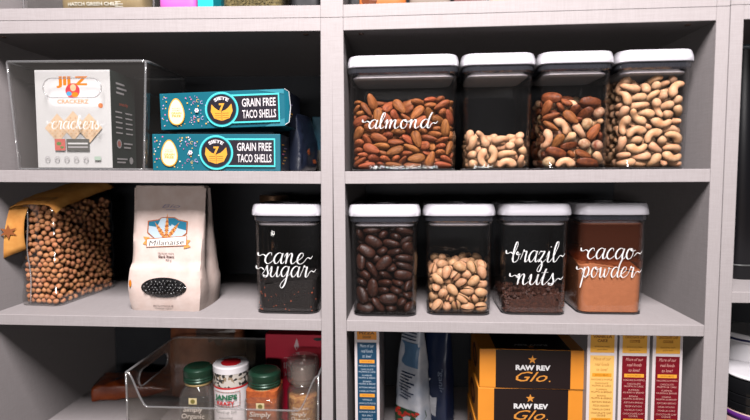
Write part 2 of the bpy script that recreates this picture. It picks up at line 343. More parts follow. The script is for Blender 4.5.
# ================================================================== storage jars
JAR = clear('jar_plastic', (.965, .965, .965), refl=.6, rough=.03, base=.02, rim=2.6, haze=.003, hcol=(.85, .80, .78))  # faint diffuse haze imitates pale reflections in the jars
JARBASE = clear('jar_base_plastic', (.16, .17, .2), refl=.5, rough=.05, base=.06)  # dark tint stands in for refraction and the shadow line under clear plastic
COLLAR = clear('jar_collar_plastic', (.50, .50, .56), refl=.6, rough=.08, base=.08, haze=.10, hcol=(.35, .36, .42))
LID = pmat('white_lid_plastic', (.76, .73, .79), .35, spec=.4)
PLUG = pmat('pale_gasket', (.80, .72, .71), .5)
VINYL = flat('white_vinyl', (.88, .87, .87), .5)
HJ = .1795
_jm = {}
def jar_meshes(W, D, LWd, LD):
    key = (W, LWd)
    if key in _jm: return _jm[key]
    R = .017; g = .0052; t = .0022
    def o(z): return g*min(1, z/.15)
    zs = [.0035, .006, .03, .06, .09, .12, .15, .1575]
    outer = [rring(W-.004, D-.004, R, .0022)]+[rring(W+o(z), D+o(z), R, z) for z in zs]
    inner = [rring(W+o(z)-2*t, D+o(z)-2*t, R-t, z) for z in reversed(zs[1:])]
    body = mesh('body', *loft(outer+inner, cap0=False, cap1=True), smooth=True, angle=.7)
    base = mesh('base', *loft([rring(W-.010, D-.010, R-.004, .0), rring(W-.003, D-.003, R, .0012), rring(W-.0005, D-.0005, R, .0034), rring(W-2*t-.002, D-2*t-.002, R-t, .0040)]), smooth=True, angle=.7)
    T = W+g
    collar = mesh('collar', *loft([rring(T-.004, D+g-.004, R, .1500), rring(T+.0035, D+g+.0035, R+.001, .1525), rring(T+.0045, D+g+.0045, R+.001, .1600), rring(T-.006, D+g-.006, R-.002, .1600), rring(T-.006, D+g-.006, R-.002, .1500)], cap0=False, cap1=False), smooth=True, angle=.7)
    rl = .021
    lid = mesh('lid', *loft([rring(LWd-.010, LD-.010, rl-.004, .1605), rring(LWd-.0015, LD-.0015, rl, .1605), rring(LWd, LD, rl, .1615), rring(LWd-.001, LD-.001, rl, .1690), rring(LWd-.0042, LD-.0042, rl-.001, .1755), rring(LWd-.0075, LD-.0075, rl-.003, .1783), rring(LWd-.014, LD-.014, rl-.006, HJ-.0002), rring(.030, .030, .0149, HJ)]), smooth=True, angle=.9)
    Wp, Dp = W-.006, D-.006
    plug = mesh('lid_plug', *loft([rring(Wp-.020, Dp-.020, .010, .1430), rring(Wp-.006, Dp-.006, .013, .1435), rring(Wp, Dp, .014, .1455), rring(Wp-.001, Dp-.001, .014, .1478), rring(Wp-.010, Dp-.010, .012, .1490), rring(Wp-.012, Dp-.012, .012, .1604)]), smooth=True, angle=.9)
    button = mesh('lid_button', *lathe([(.0001, HJ-.0004), (.0145, HJ-.0004), (.0150, HJ+.0006), (.0146, HJ+.0011), (.0001, HJ+.0012)], 28), smooth=True, angle=.9)
    _jm[key] = (body, base, collar, lid, plug, button); return _jm[key]
def jar(label, cx, cy, z, W=.1015, LWd=.1165, left=False, words=()):
    r = thing('storage_jar', label, 'jar', (cx, cy, z), left=left, group='white-lidded clear storage jars')
    D = .1015
    me = jar_meshes(W, D, LWd, .1165)
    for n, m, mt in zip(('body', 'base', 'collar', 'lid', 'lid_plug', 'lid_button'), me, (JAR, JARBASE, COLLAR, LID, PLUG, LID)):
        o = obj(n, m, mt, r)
        if n == 'lid': lid = o
        if n == 'lid': o['label'] = 'white push-button lid'
        if n == 'lid_button': o.parent = lid
    for word, u0, u1, v, xh in words:
        P = Print(); put_script(P, word, u0, u1, v, xh, VINYL)
        for o in P.build(r, lambda u, v, l: (u, -(D+.0052*min(1, v/.15))/2-.0003-l*.3, v)): o['label'] = 'white brush-script vinyl word'
    return r
CB = .0485
JP = {'almond': (.0883, .08025, S1T), 'cashew_low': (.2356, .08225, S1T), 'mixed': (.3525, .08225, S1T), 'cashew_high': (.4692, .08225, S1T),
      'cacao': (.0583, .0735, S2T), 'pistachio': (.1770, .0845, S2T), 'brazil': (.2972, .0925, S2T), 'powder': (.4198, .1015, S2T)}
jar('wide jar of whole almonds lettered almond, leftmost of the upper jar row', *JP['almond'], W=.1645, LWd=.176, words=[('almond', -.064, .054, .0665, .0140)])
jar('jar a third full of cashews between the almond jar and the mixed nut jar', *JP['cashew_low'])
jar('jar of mixed nuts between the two cashew jars', *JP['mixed'])
jar('jar filled to the top with cashews, rightmost of the upper row', *JP['cashew_high'])
jar('jar full of dark brown cacao beans, leftmost of the lower jar row', *JP['cacao'])
jar('jar of pistachios in their shells, between the cacao bean and brazil nuts jars', *JP['pistachio'])
jar('nearly empty jar lettered brazil nuts with dark crumbs in the bottom', *JP['brazil'], words=[('brazil', -.047, .045, .0865, .0185), ('nuts', -.041, .043, .0500, .0180)])
jar('jar of orange-brown powder lettered cacao powder, rightmost of the lower row', *JP['powder'], words=[('cacao', -.051, .044, .0905, .0175), ('powder', -.057, .044, .0610, .0172)])
CANE = (-.0985, .0800, S2T)
jar('jar of black grains lettered cane sugar beside the black bean bag', *CANE, left=True, words=[('cane', -.046, .044, .0830, .0180), ('sugar', -.049, .049, .0615, .0180)])

# ------------------------------------------------------------------ nuts
def lathe_grid(rings, n, fn):
    """closed blob: fn(t,a)->(x,y,z), t in 0..1 along the length, poles closed"""
    V=[fn(0.0,0.0)]; F=[]
    for i in range(1,rings):
        for j in range(n): V.append(fn(i/rings, 2*math.pi*j/n))
    V.append(fn(1.0,0.0)); last=len(V)-1
    for j in range(n):
        F.append((0,1+(j+1)%n,1+j)); b=1+(rings-2)*n
        F.append((last,b+j,b+(j+1)%n))
    for i in range(rings-2):
        for j in range(n):
            a=1+i*n; F.append((a+j,a+(j+1)%n,a+n+(j+1)%n,a+n+j))
    return V,F
def almond(L=.0285,W=.0163,H=.0100):
    def fn(t,a):
        u=(1-math.cos(math.pi*t))/2
        r=math.sin(math.pi*t)**.85*(1.0-.42*(u-.38))*(1 if u<.5 else 1-.22*(u-.5))
        return ((u-.47)*L, .5*W*r*math.cos(a), .5*H*r*math.sin(a))
    return lathe_grid(9,10,fn)
def cashew(R=.0118,sweep=2.75,tk=.0073):
    def fn(t,a):
        u=(1-math.cos(math.pi*t))/2
        th=(u-.5)*sweep
        r=tk*math.sin(math.pi*t)**.55*(1.0+.22*math.cos(math.pi*u))*(.93+.12*math.cos(2*math.pi*u))
        rr=R+r*math.cos(a)*1.02
        return (rr*math.sin(th), rr*math.cos(th)-R*.72, r*.92*math.sin(a))
    return lathe_grid(12,9,fn)
def chickpea(r=.0046):
    def fn(t,a):
        z=-math.cos(math.pi*t); s=math.sin(math.pi*t)
        k=1+.22*max(0,z-.55)
        w=1-.07*math.exp(-((math.sin(a)-1)**2)*6)
        return (r*s*math.cos(a)*w*1.02, r*s*math.sin(a)*w, r*z*k)
    return lathe_grid(7,10,fn)
def ovoid(L,W,H,p=1.0,egg=.15):
    def fn(t,a):
        u=(1-math.cos(math.pi*t))/2
        r=math.sin(math.pi*t)**p*(1-egg*(u-.5)*2)
        return ((u-.5)*L,.5*W*r*math.cos(a),.5*H*r*math.sin(a))
    return lathe_grid(9,10,fn)
def cacao_bean():     return ovoid(.0300,.0190,.0125,.75,.1)
def hazelnut():
    def fn(t,a):
        z=-math.cos(math.pi*t); s=math.sin(math.pi*t)
        return (.0090*s*math.cos(a),.0087*s*math.sin(a),.0094*z*(1+.12*max(0,z-.4)))
    return lathe_grid(8,12,fn)
def pecan():
    def fn(t,a):
        u=(1-math.cos(math.pi*t))/2
        r=math.sin(math.pi*t)**.7*(1-.10*(u-.5)*2)*(1+.13*math.cos(4*a))
        return ((u-.5)*.033,.5*.0165*r*math.cos(a),.5*.0105*r*math.sin(a))
    return lathe_grid(8,16,fn)
# resting places of the nuts in each jar: x, y, z in tenths of a millimetre, then three turns in degrees
PLACES = {
 'almond': {
  'almond': [
   (-225, -412, 734, -116, -113, 28), (-486, -414, 313, 88, 21, -5), (238, -412, 717, 88, -41, 3), (-377, -414, 821, -23, 95, 67), (204, -414, 469, -105, 72, -16),
   (207, -411, 158, -80, 6, -175), (632, -408, 622, -14, -79, -89), (-372, -408, 483, -68, 16, -7), (410, -409, 130, 129, -70, -16), (-59, -406, 976, -107, 48, -22),
   (216, -408, 878, 114, 134, 12), (-463, -398, 1044, 68, -117, 43), (-475, -408, 637, -68, 14, -8), (-120, -408, 284, -65, 20, -176), (-650, -390, 751, -76, -28, -27),
   (-680, -378, 557, 66, 133, -43), (590, -392, 984, 38, 26, -172), (134, -391, 311, 24, -26, -172), (-152, -389, 52, -24, 3, -8), (-547, -389, 51, 24, 6, -172),
   (536, -375, 738, -51, 24, 31), (596, -384, 52, -21, 6, 4), (-110, -384, 420, -159, 1, 4), (382, -382, 470, 150, 10, -21), (-221, -360, 974, -131, -34, 52),
   (-433, -350, 156, 136, 14, 47), (698, -368, 792, 79, -126, 63), (399, -366, 834, 22, -129, 66), (-555, -384, 944, -3, 52, -27), (-325, -380, 356, 29, -175, -12),
   (294, -368, 356, 98, 1, 145), (-34, -355, 689, -63, 25, 51), (132, -382, 48, -180, -1, -7), (238, -354, 1030, -23, 12, 34), (698, -365, 316, 82, 50, -121),
   (-112, -361, 821, 94, 41, 52), (372, -344, 657, 48, 31, 111), (-83, -370, 578, 13, -3, 164), (661, -354, 127, 178, 28, 43), (-682, -342, 390, 32, 154, -60),
   (89, -368, 451, -62, -26, -144), (470, -350, 526, -48, -2, -42), (90, -341, 630, 33, -156, 57), (63, -364, 771, -8, -34, -140), (-663, -359, 103, -1, -30, -43),
   (-264, -341, 136, 176, 24, 59), (583, -345, 438, 173, -14, -46), (58, -364, 916, -52, 23, 148), (-547, -349, 435, -3, -42, -114), (34, -347, 228, -23, -7, -44),
   (-576, -349, 214, 27, -4, -144), (-258, -354, 511, 28, 17, 137), (582, -337, 235, -21, 14, 59), (552, -327, 332, 2, 15, 119), (434, -352, 987, 179, -2, 33),
   (610, -337, 853, -49, 19, 71), (-690, -309, 272, 9, 20, 108), (406, -333, 1079, 3, 8, -127), (-7, -337, 110, -160, -33, -67), (-112, -330, 144, 148, 19, 95),
   (276, -333, 586, 25, -179, -61), (-345, -313, 58, 0, -12, -99), (-269, -321, 236, 1, 19, 13), (419, -335, 358, -130, 27, -67), (-340, -330, 614, -41, -27, -74),
   (-637, -322, 865, 165, 7, 79), (567, -330, 1072, 151, 5, 75), (-702, -310, 947, 57, -13, -76), (724, -265, 518, -89, -6, 85), (404, -314, 242, -44, -178, 44),
   (108, -257, 1028, 67, -27, -3), (538, -283, 615, -11, 6, 59), (-687, -243, 1054, -4, 0, -84), (719, -220, 191, 95, 7, 94), (-411, -256, 1037, 9, -1, 3),
   (-470, -311, 818, 7, -4, 27), (674, -234, 1001, 159, -19, -57), (538, -257, 141, 10, -9, 40), (356, -272, 68, 133, 15, 60), (-699, -220, 151, -28, 11, 90),
   (-133, -220, 479, -17, 14, 97), (23, -262, 497, 26, 3, -123), (-494, -304, 519, 38, -176, 14), (-6, -249, 301, -151, 31, 84), (722, -246, 880, -89, -27, -93),
   (149, -284, 905, -176, -42, 42), (-451, -266, 712, 130, 3, -81), (694, -239, 640, -15, 2, -86), (446, -222, 867, -40, 21, 74), (690, -180, 399, -151, -6, -102),
   (-407, -246, 946, -174, -14, 28), (-521, -216, 116, 4, -6, 72), (-724, -218, 791, -89, -12, -95), (-110, -237, 390, 18, 11, -136), (571, -236, 46, 0, 2, -13),
   (-252, -240, 644, -3, -13, 169), (-270, -332, 844, -96, 41, -8), (-596, -250, 750, 10, -32, 116), (600, -212, 891, -15, 31, 70), (-63, -131, 50, -7, 0, -119),
   (312, -212, 261, -173, 19, 36), (-342, -266, 742, 17, -170, -71), (-580, -186, 933, 140, 34, 78), (-643, -189, 46, 0, 5, -32), (281, -282, 179, 11, -174, 21),
   (-406, -201, 190, -8, -162, 87), (-643, -267, 569, -17, -18, -26), (-534, 137, 46, 180, 6, -47), (242, -202, 76, -45, -12, 75), (5, -135, 142, -115, 11, 61),
   (-134, -171, 198, -23, -39, 37), (-383, -161, 458, 12, 179, -12), (311, -260, 932, 5, -37, 68), (93, -92, 1023, 70, 9, 38), (194, -275, 788, -12, -14, -51),
   (517, -85, 1095, -179, 3, 69), (-640, -233, 661, 4, 10, 19), (402, -200, 714, -4, -163, -59), (-105, -253, 693, 22, 18, 27), (525, -208, 791, 19, -158, 83),
   (389, 408, 71, 66, 172, -3), (-372, -124, 69, 24, -16, -112), (644, -207, 284, 15, 21, -176), (-237, -204, 386, 103, 4, 75), (-6, -211, 886, 26, -35, 9),
   (716, -103, 69, -116, 7, -84), (379, -119, 85, 174, -31, -57), (495, -90, 175, 2, 162, -24), (-722, -141, 321, -62, 111, -60), (-322, -72, 297, 18, -23, 20),
   (118, -195, 255, -134, 0, 125), (66, -230, 384, -40, -1, -98), (-77, -75, 498, 70, -33, 150), (-632, -223, 463, -17, 170, 26), (631, -208, 528, 60, 8, -89),
   (-331, -42, 1059, 1, 3, -28), (-539, -57, 796, 0, -6, 132), (464, -189, 997, -45, -162, 32), (-117, 408, 76, 82, 8, -177), (-504, 329, 46, -180, 5, -67),
   (-214, -132, 54, 156, 11, -96), (548, -94, 68, 62, 173, -31), (121, -253, 144, -23, 18, -59), (-485, 80, 352, -51, 21, 79), (-262, -173, 198, 117, -55, 49),
   (-356, -238, 346, 80, -126, 57), (253, -220, 392, 171, -32, -21), (-298, -103, 571, -42, -11, 41), (-74, -68, 852, -10, 49, 28), (347, -158, 631, -146, 3, -18),
   (332, -184, 846, 47, -36, 84), (244, -272, 695, 167, -30, -44), (-159, -214, 959, 141, 36, -51), (-521, -80, 51, 24, 6, -76), (82, 410, 131, 115, -104, -14),
   (-77, -46, 196, -96, -46, 7), (170, -55, 132, -108, 49, 7), (-599, -123, 304, -6, 175, 75), (517, -131, 370, -27, 176, -53), (86, -135, 608, 17, 19, -39),
   (697, -18, 486, 147, -11, 72), (-584, -149, 391, -7, 14, -112), (-90, -75, 684, -23, 17, 159), (508, -145, 470, 178, -1, 68), (206, -251, 507, 1, -13, -131),
   (642, -50, 639, 90, -155, -11), (66, -187, 711, -141, 21, 26), (706, -18, 786, -53, -42, -106), (565, -190, 690, -171, -24, -62), (-443, -168, 868, -7, 12, -169),
   (-196, -235, 863, -21, 46, -23), (-396, -119, 986, -57, 9, 10), (97, -167, 46, 0, 5, 85), (-676, 319, 47, -180, 8, 69), (-650, -2, 405, -107, -8, -141),
   (667, 207, 344, -160, 43, -33), (661, 152, 46, 0, 5, 124), (-326, 413, 112, -96, -39, 8), (623, -22, 125, 84, -41, -70), (654, 346, 51, 16, 7, 136),
   (-684, 49, 46, 0, 175, -90), (233, 405, 190, 124, 104, 25), (-670, 188, 136, -17, -171, -56), (-647, 371, 237, -158, 17, 28), (648, 240, 142, -4, 165, 64),
   (-611, 380, 133, 177, 0, 18), (-316, -45, 174, -90, 159, -6), (-647, -72, 512, -43, -1, -141), (-117, 408, 238, 89, -5, -173), (595, 402, 167, -114, 19, -7),
   (-492, 104, 137, -25, 3, -86), (718, -12, 230, 107, 51, 81), (645, 374, 408, -22, -147, -34), (-722, 43, 179, 90, -15, 88), (635, 393, 291, 54, 35, -18),
   (-538, 291, 175, -53, -157, 23), (-655, 368, 400, -157, -30, 37), (668, 249, 252, 32, -18, 52), (-567, 182, 244, -14, -175, 9), (-618, 409, 581, -103, -47, 18),
   (665, 93, 201, 79, -148, 41), (664, 290, 492, -44, 39, -30), (-639, 40, 268, 11, 24, 10), (-279, -43, 441, 89, 0, 2), (-594, -132, 209, 178, 8, -44),
   (284, -108, 188, -1, -2, 36), (491, 407, 549, -79, 165, 5), (522, -80, 284, -19, 21, 171), (638, 17, 363, -16, -152, 60), (-502, -244, 283, 20, -172, 54),
   (190, 280, 1030, 174, 9, 18), (361, -118, 323, 27, -171, -45), (664, 144, 439, 12, -156, -48), (669, 164, 555, 9, -20, 53), (-682, 172, 340, -8, 23, 77),
   (-148, -229, 293, 2, -11, 92), (-687, 182, 663, -7, -167, 68), (206, -83, 283, -7, 11, -3), (86, -91, 495, -101, 25, -40), (-444, -132, 360, -159, -9, -94),
   (-461, -58, 690, -170, -44, -13), (-458, -179, 595, 167, -26, 22), (164, -63, 406, -53, 1, 166), (377, -118, 429, -7, 25, -55), (-626, 228, 425, -5, -5, 0),
   (-663, -53, 1017, 24, 6, -55), (371, -137, 532, -22, 4, -108), (704, 368, 572, 111, 77, -23), (-651, 388, 731, 27, -59, 52), (-651, 79, 482, -49, -4, 36),
   (192, -68, 567, -86, -145, -28), (-181, 237, 1028, -2, 23, 78), (-696, 240, 527, 13, 32, -109), (657, 342, 753, 16, -175, -46), (-71, -188, 589, 4, -173, -47),
   (660, 46, 598, -40, 41, -140), (633, 379, 1067, 33, 177, -24), (-641, 120, 584, 0, -169, 34), (-690, -97, 892, -18, -48, -83), (503, -132, 566, -11, 5, -112),
   (-645, 6, 641, 50, 15, 18), (-650, -119, 619, -40, -139, -1), (-220, -184, 536, 19, -170, 74), (-565, 289, 1025, -20, 4, -28), (654, 356, 859, 16, -18, 141),
   (-65, 246, 976, 42, 22, -145), (-686, 248, 771, 115, 11, -61), (574, -62, 852, 26, 119, -22), (-653, 387, 912, -16, 70, -86), (-533, -30, 913, -74, 16, -14),
   (-705, 69, 853, -54, -46, -85), (676, -148, 745, 28, -5, 116), (699, 198, 991, 157, 16, -74), (430, 8, 1045, -171, 9, 19), (714, -26, 923, 119, -17, -83),
   (-212, 362, 1073, 177, 8, -1), (721, 164, 804, -39, 76, -38), (-643, 235, 878, 170, 17, -22), (-517, 39, 1021, 31, -174, -61), (-356, 320, 1022, 174, 19, 8),
   (112, -163, 834, -22, -14, -25), (615, 330, 961, -11, 176, 67), (-636, 201, 983, 165, 8, 1), (-6, -8, 958, -20, 12, 49), (97, 78, 1030, -18, 8, 54),
   (603, 123, 1022, -74, 4, 124), (-92, 27, 1051, -8, 9, -110), (255, -151, 1052, -10, -2, 112), (284, 127, 1028, -18, 178, 66), (-350, 18, 960, 0, 17, 175),
   (-73, -225, 1002, 57, -25, 97), (135, 387, 976, -149, 33, 15), (642, -85, 1029, 175, -13, -35),
  ],
 },
 'cashew_low': {
  'cashew': [
   (-210, -404, 149, -14, 96, 70), (-74, -403, 192, -42, 82, -129), (136, -402, 66, 89, 1, -174), (-218, -388, 460, -18, -124, -1), (72, -360, 435, 155, -4, 21),
   (-383, -340, 361, -75, 49, 119), (119, -348, 326, 5, 171, -26), (150, -369, 211, 160, -9, -23), (-373, -291, 58, 5, 174, -77), (-349, -297, 176, 8, 20, 80),
   (370, -331, 100, -114, -22, -102), (-401, -216, 464, -84, 45, 101), (349, -299, 372, -18, 15, 74), (392, -272, 245, -119, 11, 84), (297, -212, 446, 25, 145, 4),
   (-15, -306, 58, -10, 174, 12), (-186, -239, 301, 171, -13, 24), (-171, -294, 135, -57, 134, 15), (286, -184, 171, -166, -1, 74), (-404, -24, 92, -93, 14, 96),
   (-240, -188, 432, 71, -11, 67), (347, 47, 500, -12, -2, -43), (-397, 80, 461, -113, 29, 97), (-46, -150, 409, 97, 26, 46), (40, -219, 386, 73, -4, -138),
   (-393, 75, 314, 6, -22, -92), (-394, 52, 198, 1, 158, -89), (216, -180, 285, 13, 5, -150), (-33, 2, 472, -75, 16, -134), (-227, -142, 56, 7, 6, 145),
   (-390, 296, 87, -111, 15, -106), (-355, -147, 303, 25, 47, -129), (64, -102, 58, -175, 6, 25), (-368, 311, 225, -3, 155, 77), (234, -169, 56, 8, 6, -103),
   (-23, 316, 520, -25, 0, -171), (-327, 378, 429, 43, 136, -2), (-222, 44, 92, -18, -19, -116), (201, 231, 105, -13, -26, -112), (403, -6, 67, 87, 1, 84),
   (-50, -17, 89, 71, 164, 23), (393, 299, 57, 2, 6, 88), (-251, 48, 428, 28, 116, 72), (-113, -46, 312, 119, 2, 35), (102, -20, 258, 117, -16, -100),
   (-311, 256, 325, -32, -140, -7), (393, 38, 212, -11, 15, 88), (206, -16, 377, 5, -2, -75), (44, 153, 56, 5, 6, 13), (189, 211, 334, -19, 29, -138),
   (-235, 217, 408, 35, 37, 1), (-23, 153, 316, -49, 29, 146), (-194, -131, 183, 166, 13, -3), (-73, 310, 56, 5, 6, -132), (-167, 394, 119, 179, -34, 2),
   (-15, -152, 239, -52, -16, -92), (-295, 180, 94, -106, 22, -111), (304, 400, 162, 87, 159, -9), (210, 73, 67, 78, 2, -162), (77, 391, 155, 12, -59, 174),
   (144, -129, 158, 8, 3, 84), (-181, 98, 322, 51, 141, -30), (248, 49, 233, 87, -7, -101), (296, 274, 205, 73, 11, -2), (-185, 23, 218, 32, -164, 20),
   (368, 342, 443, 51, 27, 65), (365, -21, 365, 98, -21, -86), (391, 258, 340, -117, 28, 74), (118, 225, 439, -41, 152, -72), (-64, 217, 420, 150, 32, 45),
  ],
 },
 'mixed': {
  'pecan': [
   (-256, -398, 230, 127, 16, 1), (227, -401, 990, -57, 5, 0), (-319, -346, 1079, 77, 7, -37), (200, -394, 71, 131, 6, 1), (164, -335, 814, 34, 34, 128),
   (-53, -350, 329, -42, -6, 28), (-6, -323, 861, -18, -32, -68), (-373, -179, 425, 129, -38, -72), (-380, -121, 59, 147, -1, -89), (-294, -278, 197, 127, 4, 1),
   (-392, 362, 889, -76, -71, 61), (-368, 382, 303, -44, 107, 59), (-384, -159, 616, -144, -12, 89), (-388, 114, 917, -40, 0, 89), (-312, -244, 850, 2, 3, -43),
   (-89, -111, 1079, -7, 2, 180), (-300, -236, 694, -3, -157, -16), (-198, -228, 772, -4, -172, -51), (-316, 291, 387, -40, -169, 30), (-317, 290, 599, -44, -3, -145),
   (-228, -154, 66, -41, -1, 77), (146, -204, 924, 0, 172, 76), (400, -132, 533, -60, -38, -84), (104, -185, 664, 21, -54, 67), (252, -206, 1036, -6, 27, -124),
   (309, 58, 57, 19, 175, -39), (244, 30, 959, 4, 34, 78), (157, 174, 246, -24, -23, -59), (128, 401, 223, -58, 140, 0), (356, 159, 107, 135, -28, -61),
   (207, 112, 149, -33, 17, 142), (-140, 401, 530, -60, 27, 174), (400, -37, 718, 56, 7, -91), (53, 332, 966, -173, 28, -3), (-222, 233, 991, 13, -8, -53),
   (-265, 36, 1046, 58, 14, -104),
  ],
  'cashew': [
   (-172, -404, 631, 78, 51, -9), (-384, -375, 435, 130, 98, 1), (-127, -403, 66, 90, 1, -174), (96, -360, 548, -150, 48, 21), (-55, -312, 438, 2, 28, 105),
   (378, -316, 131, -136, 27, 66), (-393, 174, 1028, 167, 11, 92), (336, -286, 685, 12, -14, -43), (-360, 111, 591, -62, 52, 57), (-63, -229, 976, -48, 178, -31),
   (-74, -250, 562, 15, 123, -105), (-342, 129, 799, -79, 6, 136), (-299, -229, 302, 155, 19, 23), (105, -218, 266, -23, 150, 54), (-51, -120, 919, -152, -43, 28),
   (190, -280, 91, 82, -16, -170), (297, -279, 551, 0, -26, -36), (403, -193, 301, 99, 44, -81), (124, -170, 162, -24, 174, 29), (94, 295, 67, 101, 2, 160),
   (-153, 302, 56, 3, 6, -123), (187, -96, 633, -168, -59, 42), (-223, -36, 700, 79, -48, -41), (-140, 205, 772, -4, 8, -143), (-220, 366, 1078, -1, 12, 163),
   (-140, 223, 890, 164, -3, 74),
  ],
  'almond': [
   (-60, -412, 773, 81, 42, -14), (277, -414, 537, -83, -57, -9), (-393, -361, 922, -99, 50, 120), (-228, -386, 403, 49, 128, -35), (140, -383, 206, -133, 16, 13),
   (-334, -371, 787, -13, -16, -29), (-337, -377, 639, 163, 32, -25), (-123, -348, 1009, 0, -25, 131), (-180, -338, 921, 53, 20, 59), (-29, -325, 201, 51, -2, 92),
   (-406, 48, 246, 75, 37, 104), (401, -316, 469, -83, -15, -103), (-387, 384, 622, -93, 116, 38), (25, -308, 721, -29, -10, -54), (-333, -95, 510, 18, 22, -19),
   (-385, -147, 977, 104, 38, 66), (336, -172, 778, 2, 155, -10), (-332, 269, 705, -168, -3, 31), (325, -131, 51, -7, 11, -27), (286, -250, 408, -21, 151, -90),
   (-326, -18, 442, -122, 1, -6), (95, -187, 51, -22, 6, -130), (330, -254, 931, 129, -15, 28), (126, 402, 71, -58, 165, -7), (-271, 288, 485, 2, -17, 126),
   (-221, -217, 392, 26, -169, -58), (-138, -123, 380, -58, -121, -59), (-159, -139, 195, 28, -17, -60), (-216, 195, 137, -1, -167, -49), (-195, 280, 240, 40, 13, -37),
   (-121, 235, 339, -59, -154, -7), (414, 35, 559, -94, -37, -84), (217, 30, 832, -63, 15, -47), (405, 362, 907, 22, -84, 8), (224, -156, 835, 141, -29, 91),
   (-155, 15, 972, 47, 23, 160), (41, 44, 985, 2, -159, -32), (381, -47, 1042, 178, 17, -72),
  ],
  'hazelnut': [
   (-348, -367, 86, -103, -39, 84), (160, -372, 357, -96, -14, -74), (195, -369, 668, -15, -149, 69), (348, -371, 332, -41, -117, -102), (366, -342, 836, -50, 1, -126),
   (-373, 192, 85, 86, -165, -9), (-217, -294, 522, -114, 0, -23), (265, -246, 253, 19, 57, 65), (-372, -52, 780, 160, -2, -53), (79, -217, 438, -117, -21, -102),
   (-367, -133, 202, -48, -15, 83), (158, 87, 1072, 82, -144, -15), (-277, -235, 993, 39, -27, -167), (-372, 218, 252, -111, 40, -47), (-88, -240, 88, 114, -37, -41),
   (-352, 108, 391, 21, -175, 11), (-238, -84, 900, -32, 11, -141), (369, -103, 177, -93, 4, -28), (-41, 316, 196, 57, 30, 173), (-184, -130, 580, -78, -48, -115),
   (-289, 34, 137, -43, 63, 75), (70, 305, 327, -121, 54, -32), (279, 10, 591, -42, -28, -44), (347, 371, 88, 109, -47, 41), (-294, 367, 84, 80, -166, -4),
   (-222, 132, 265, -28, 47, -151), (236, -94, 439, 53, -39, 94), (-253, -47, 292, -43, -13, 117), (-79, 253, 500, 99, 40, 106), (143, 188, 448, 21, -37, 113),
   (373, 194, 631, 22, -77, 36), (359, -88, 905, -91, -125, 45), (-280, 272, 838, 34, -158, 6), (156, 372, 1066, 100, 48, -108), (358, 263, 1035, 32, 18, 168),
  ],
 },
 'cashew_high': {
  'cashew': [
   (-205, -403, 288, -88, 0, -6), (-386, -367, 627, -51, 106, -22), (-236, -403, 534, -87, 166, 6), (131, -404, 671, -85, 8, -6), (0, -403, 471, -77, 146, 7),
   (-217, -392, 761, 27, -135, 3), (-382, -339, 1074, 78, -47, 118), (73, -393, 880, -14, 74, -6), (330, -381, 1188, 88, -49, 12), (310, -384, 151, -116, 8, 7),
   (-320, -367, 1206, -10, -16, 175), (315, -379, 452, 45, -27, -159), (-351, -326, 58, 2, 7, 132), (-401, -283, 338, -78, 48, 99), (-153, -356, 162, -21, -1, 156),
   (33, -330, 92, -66, 26, 126), (-106, -336, 808, 34, 0, 138), (-395, -278, 842, -75, 15, 101), (-377, -228, 1269, -72, 135, -51), (-180, -362, 930, 176, -8, -26),
   (303, -370, 278, 21, -7, -159), (-239, -288, 403, 9, 8, 125), (-219, -330, 1042, 18, 12, 131), (86, -346, 274, -141, 20, 34), (211, -330, 369, -32, 19, 38),
   (-366, -311, 169, -4, -171, 94), (204, -312, 899, 7, 24, 107), (45, -282, 1311, 166, -27, -56), (-11, -346, 1070, -164, -27, -61), (-100, -297, 1198, 96, -11, 96),
   (-402, 113, 158, -87, 18, 97), (-403, 124, 670, -103, -45, 98), (386, -305, 850, -112, 10, 71), (305, -322, 556, 48, -11, -160), (-402, 176, 462, 86, 54, -101),
   (-404, 211, 1023, 91, -43, -98), (167, -309, 1026, -8, 33, 74), (30, -306, 1186, -3, 152, -69), (-347, 369, 1263, -7, 55, 64), (244, -304, 780, 166, 9, 71),
   (336, -304, 970, -6, 151, -70), (-392, -82, 457, 15, 16, -92), (392, -254, 56, -3, 174, 90), (-397, -182, 553, 98, 24, -94), (-173, -283, 56, 172, 6, -43),
   (368, -309, 697, 7, 173, 74), (157, -300, 56, 5, 6, -60), (354, -242, 1293, 47, 25, 54), (-366, -178, 938, -1, -167, 83), (-394, 334, 667, -80, -116, 65),
   (-296, 88, 965, 58, -1, 13), (-283, -247, 676, 35, 20, -30), (-308, -136, 1058, 62, 7, 27), (-368, -34, 58, 168, 6, 75), (186, -244, 1264, -165, -3, -87),
   (-304, 251, 1213, 125, -16, -16), (-300, 3, 811, -13, 15, -21), (-321, -9, 1054, 71, 48, -3), (-309, 196, 227, 75, 40, -5), (-306, -32, 683, 12, 24, 15),
   (-330, 330, 229, -58, -23, 170), (-86, -269, 603, 147, -9, -69), (-297, 255, 58, -3, 6, -158), (-315, 200, 833, -131, 30, 23), (-218, 176, 1335, 27, 12, 10),
   (-335, 43, 303, -22, -165, 26), (-254, -172, 1293, -43, -154, -64), (-300, 386, 89, -70, -4, 18), (-291, 279, 375, 43, 13, -9), (-320, -98, 211, -34, -144, -9),
   (314, -195, 450, -25, 7, 34), (280, -209, 1165, 165, -11, 45), (-214, -254, 282, -159, -7, -25), (121, -270, 672, 129, 3, -21), (-306, 384, 1037, 60, 36, 12),
   (89, -217, 422, 2, -10, 51), (-99, -238, 420, 74, 14, -77), (-328, 350, 827, -36, 58, -61), (-318, 121, 1148, 5, -153, -5), (293, -168, 1039, 18, 14, 155),
   (-268, -213, 499, -3, 151, -109), (-104, -245, 188, 70, 168, -20), (-228, -216, 1123, -22, -158, 18), (340, -148, 307, -103, 18, 127),
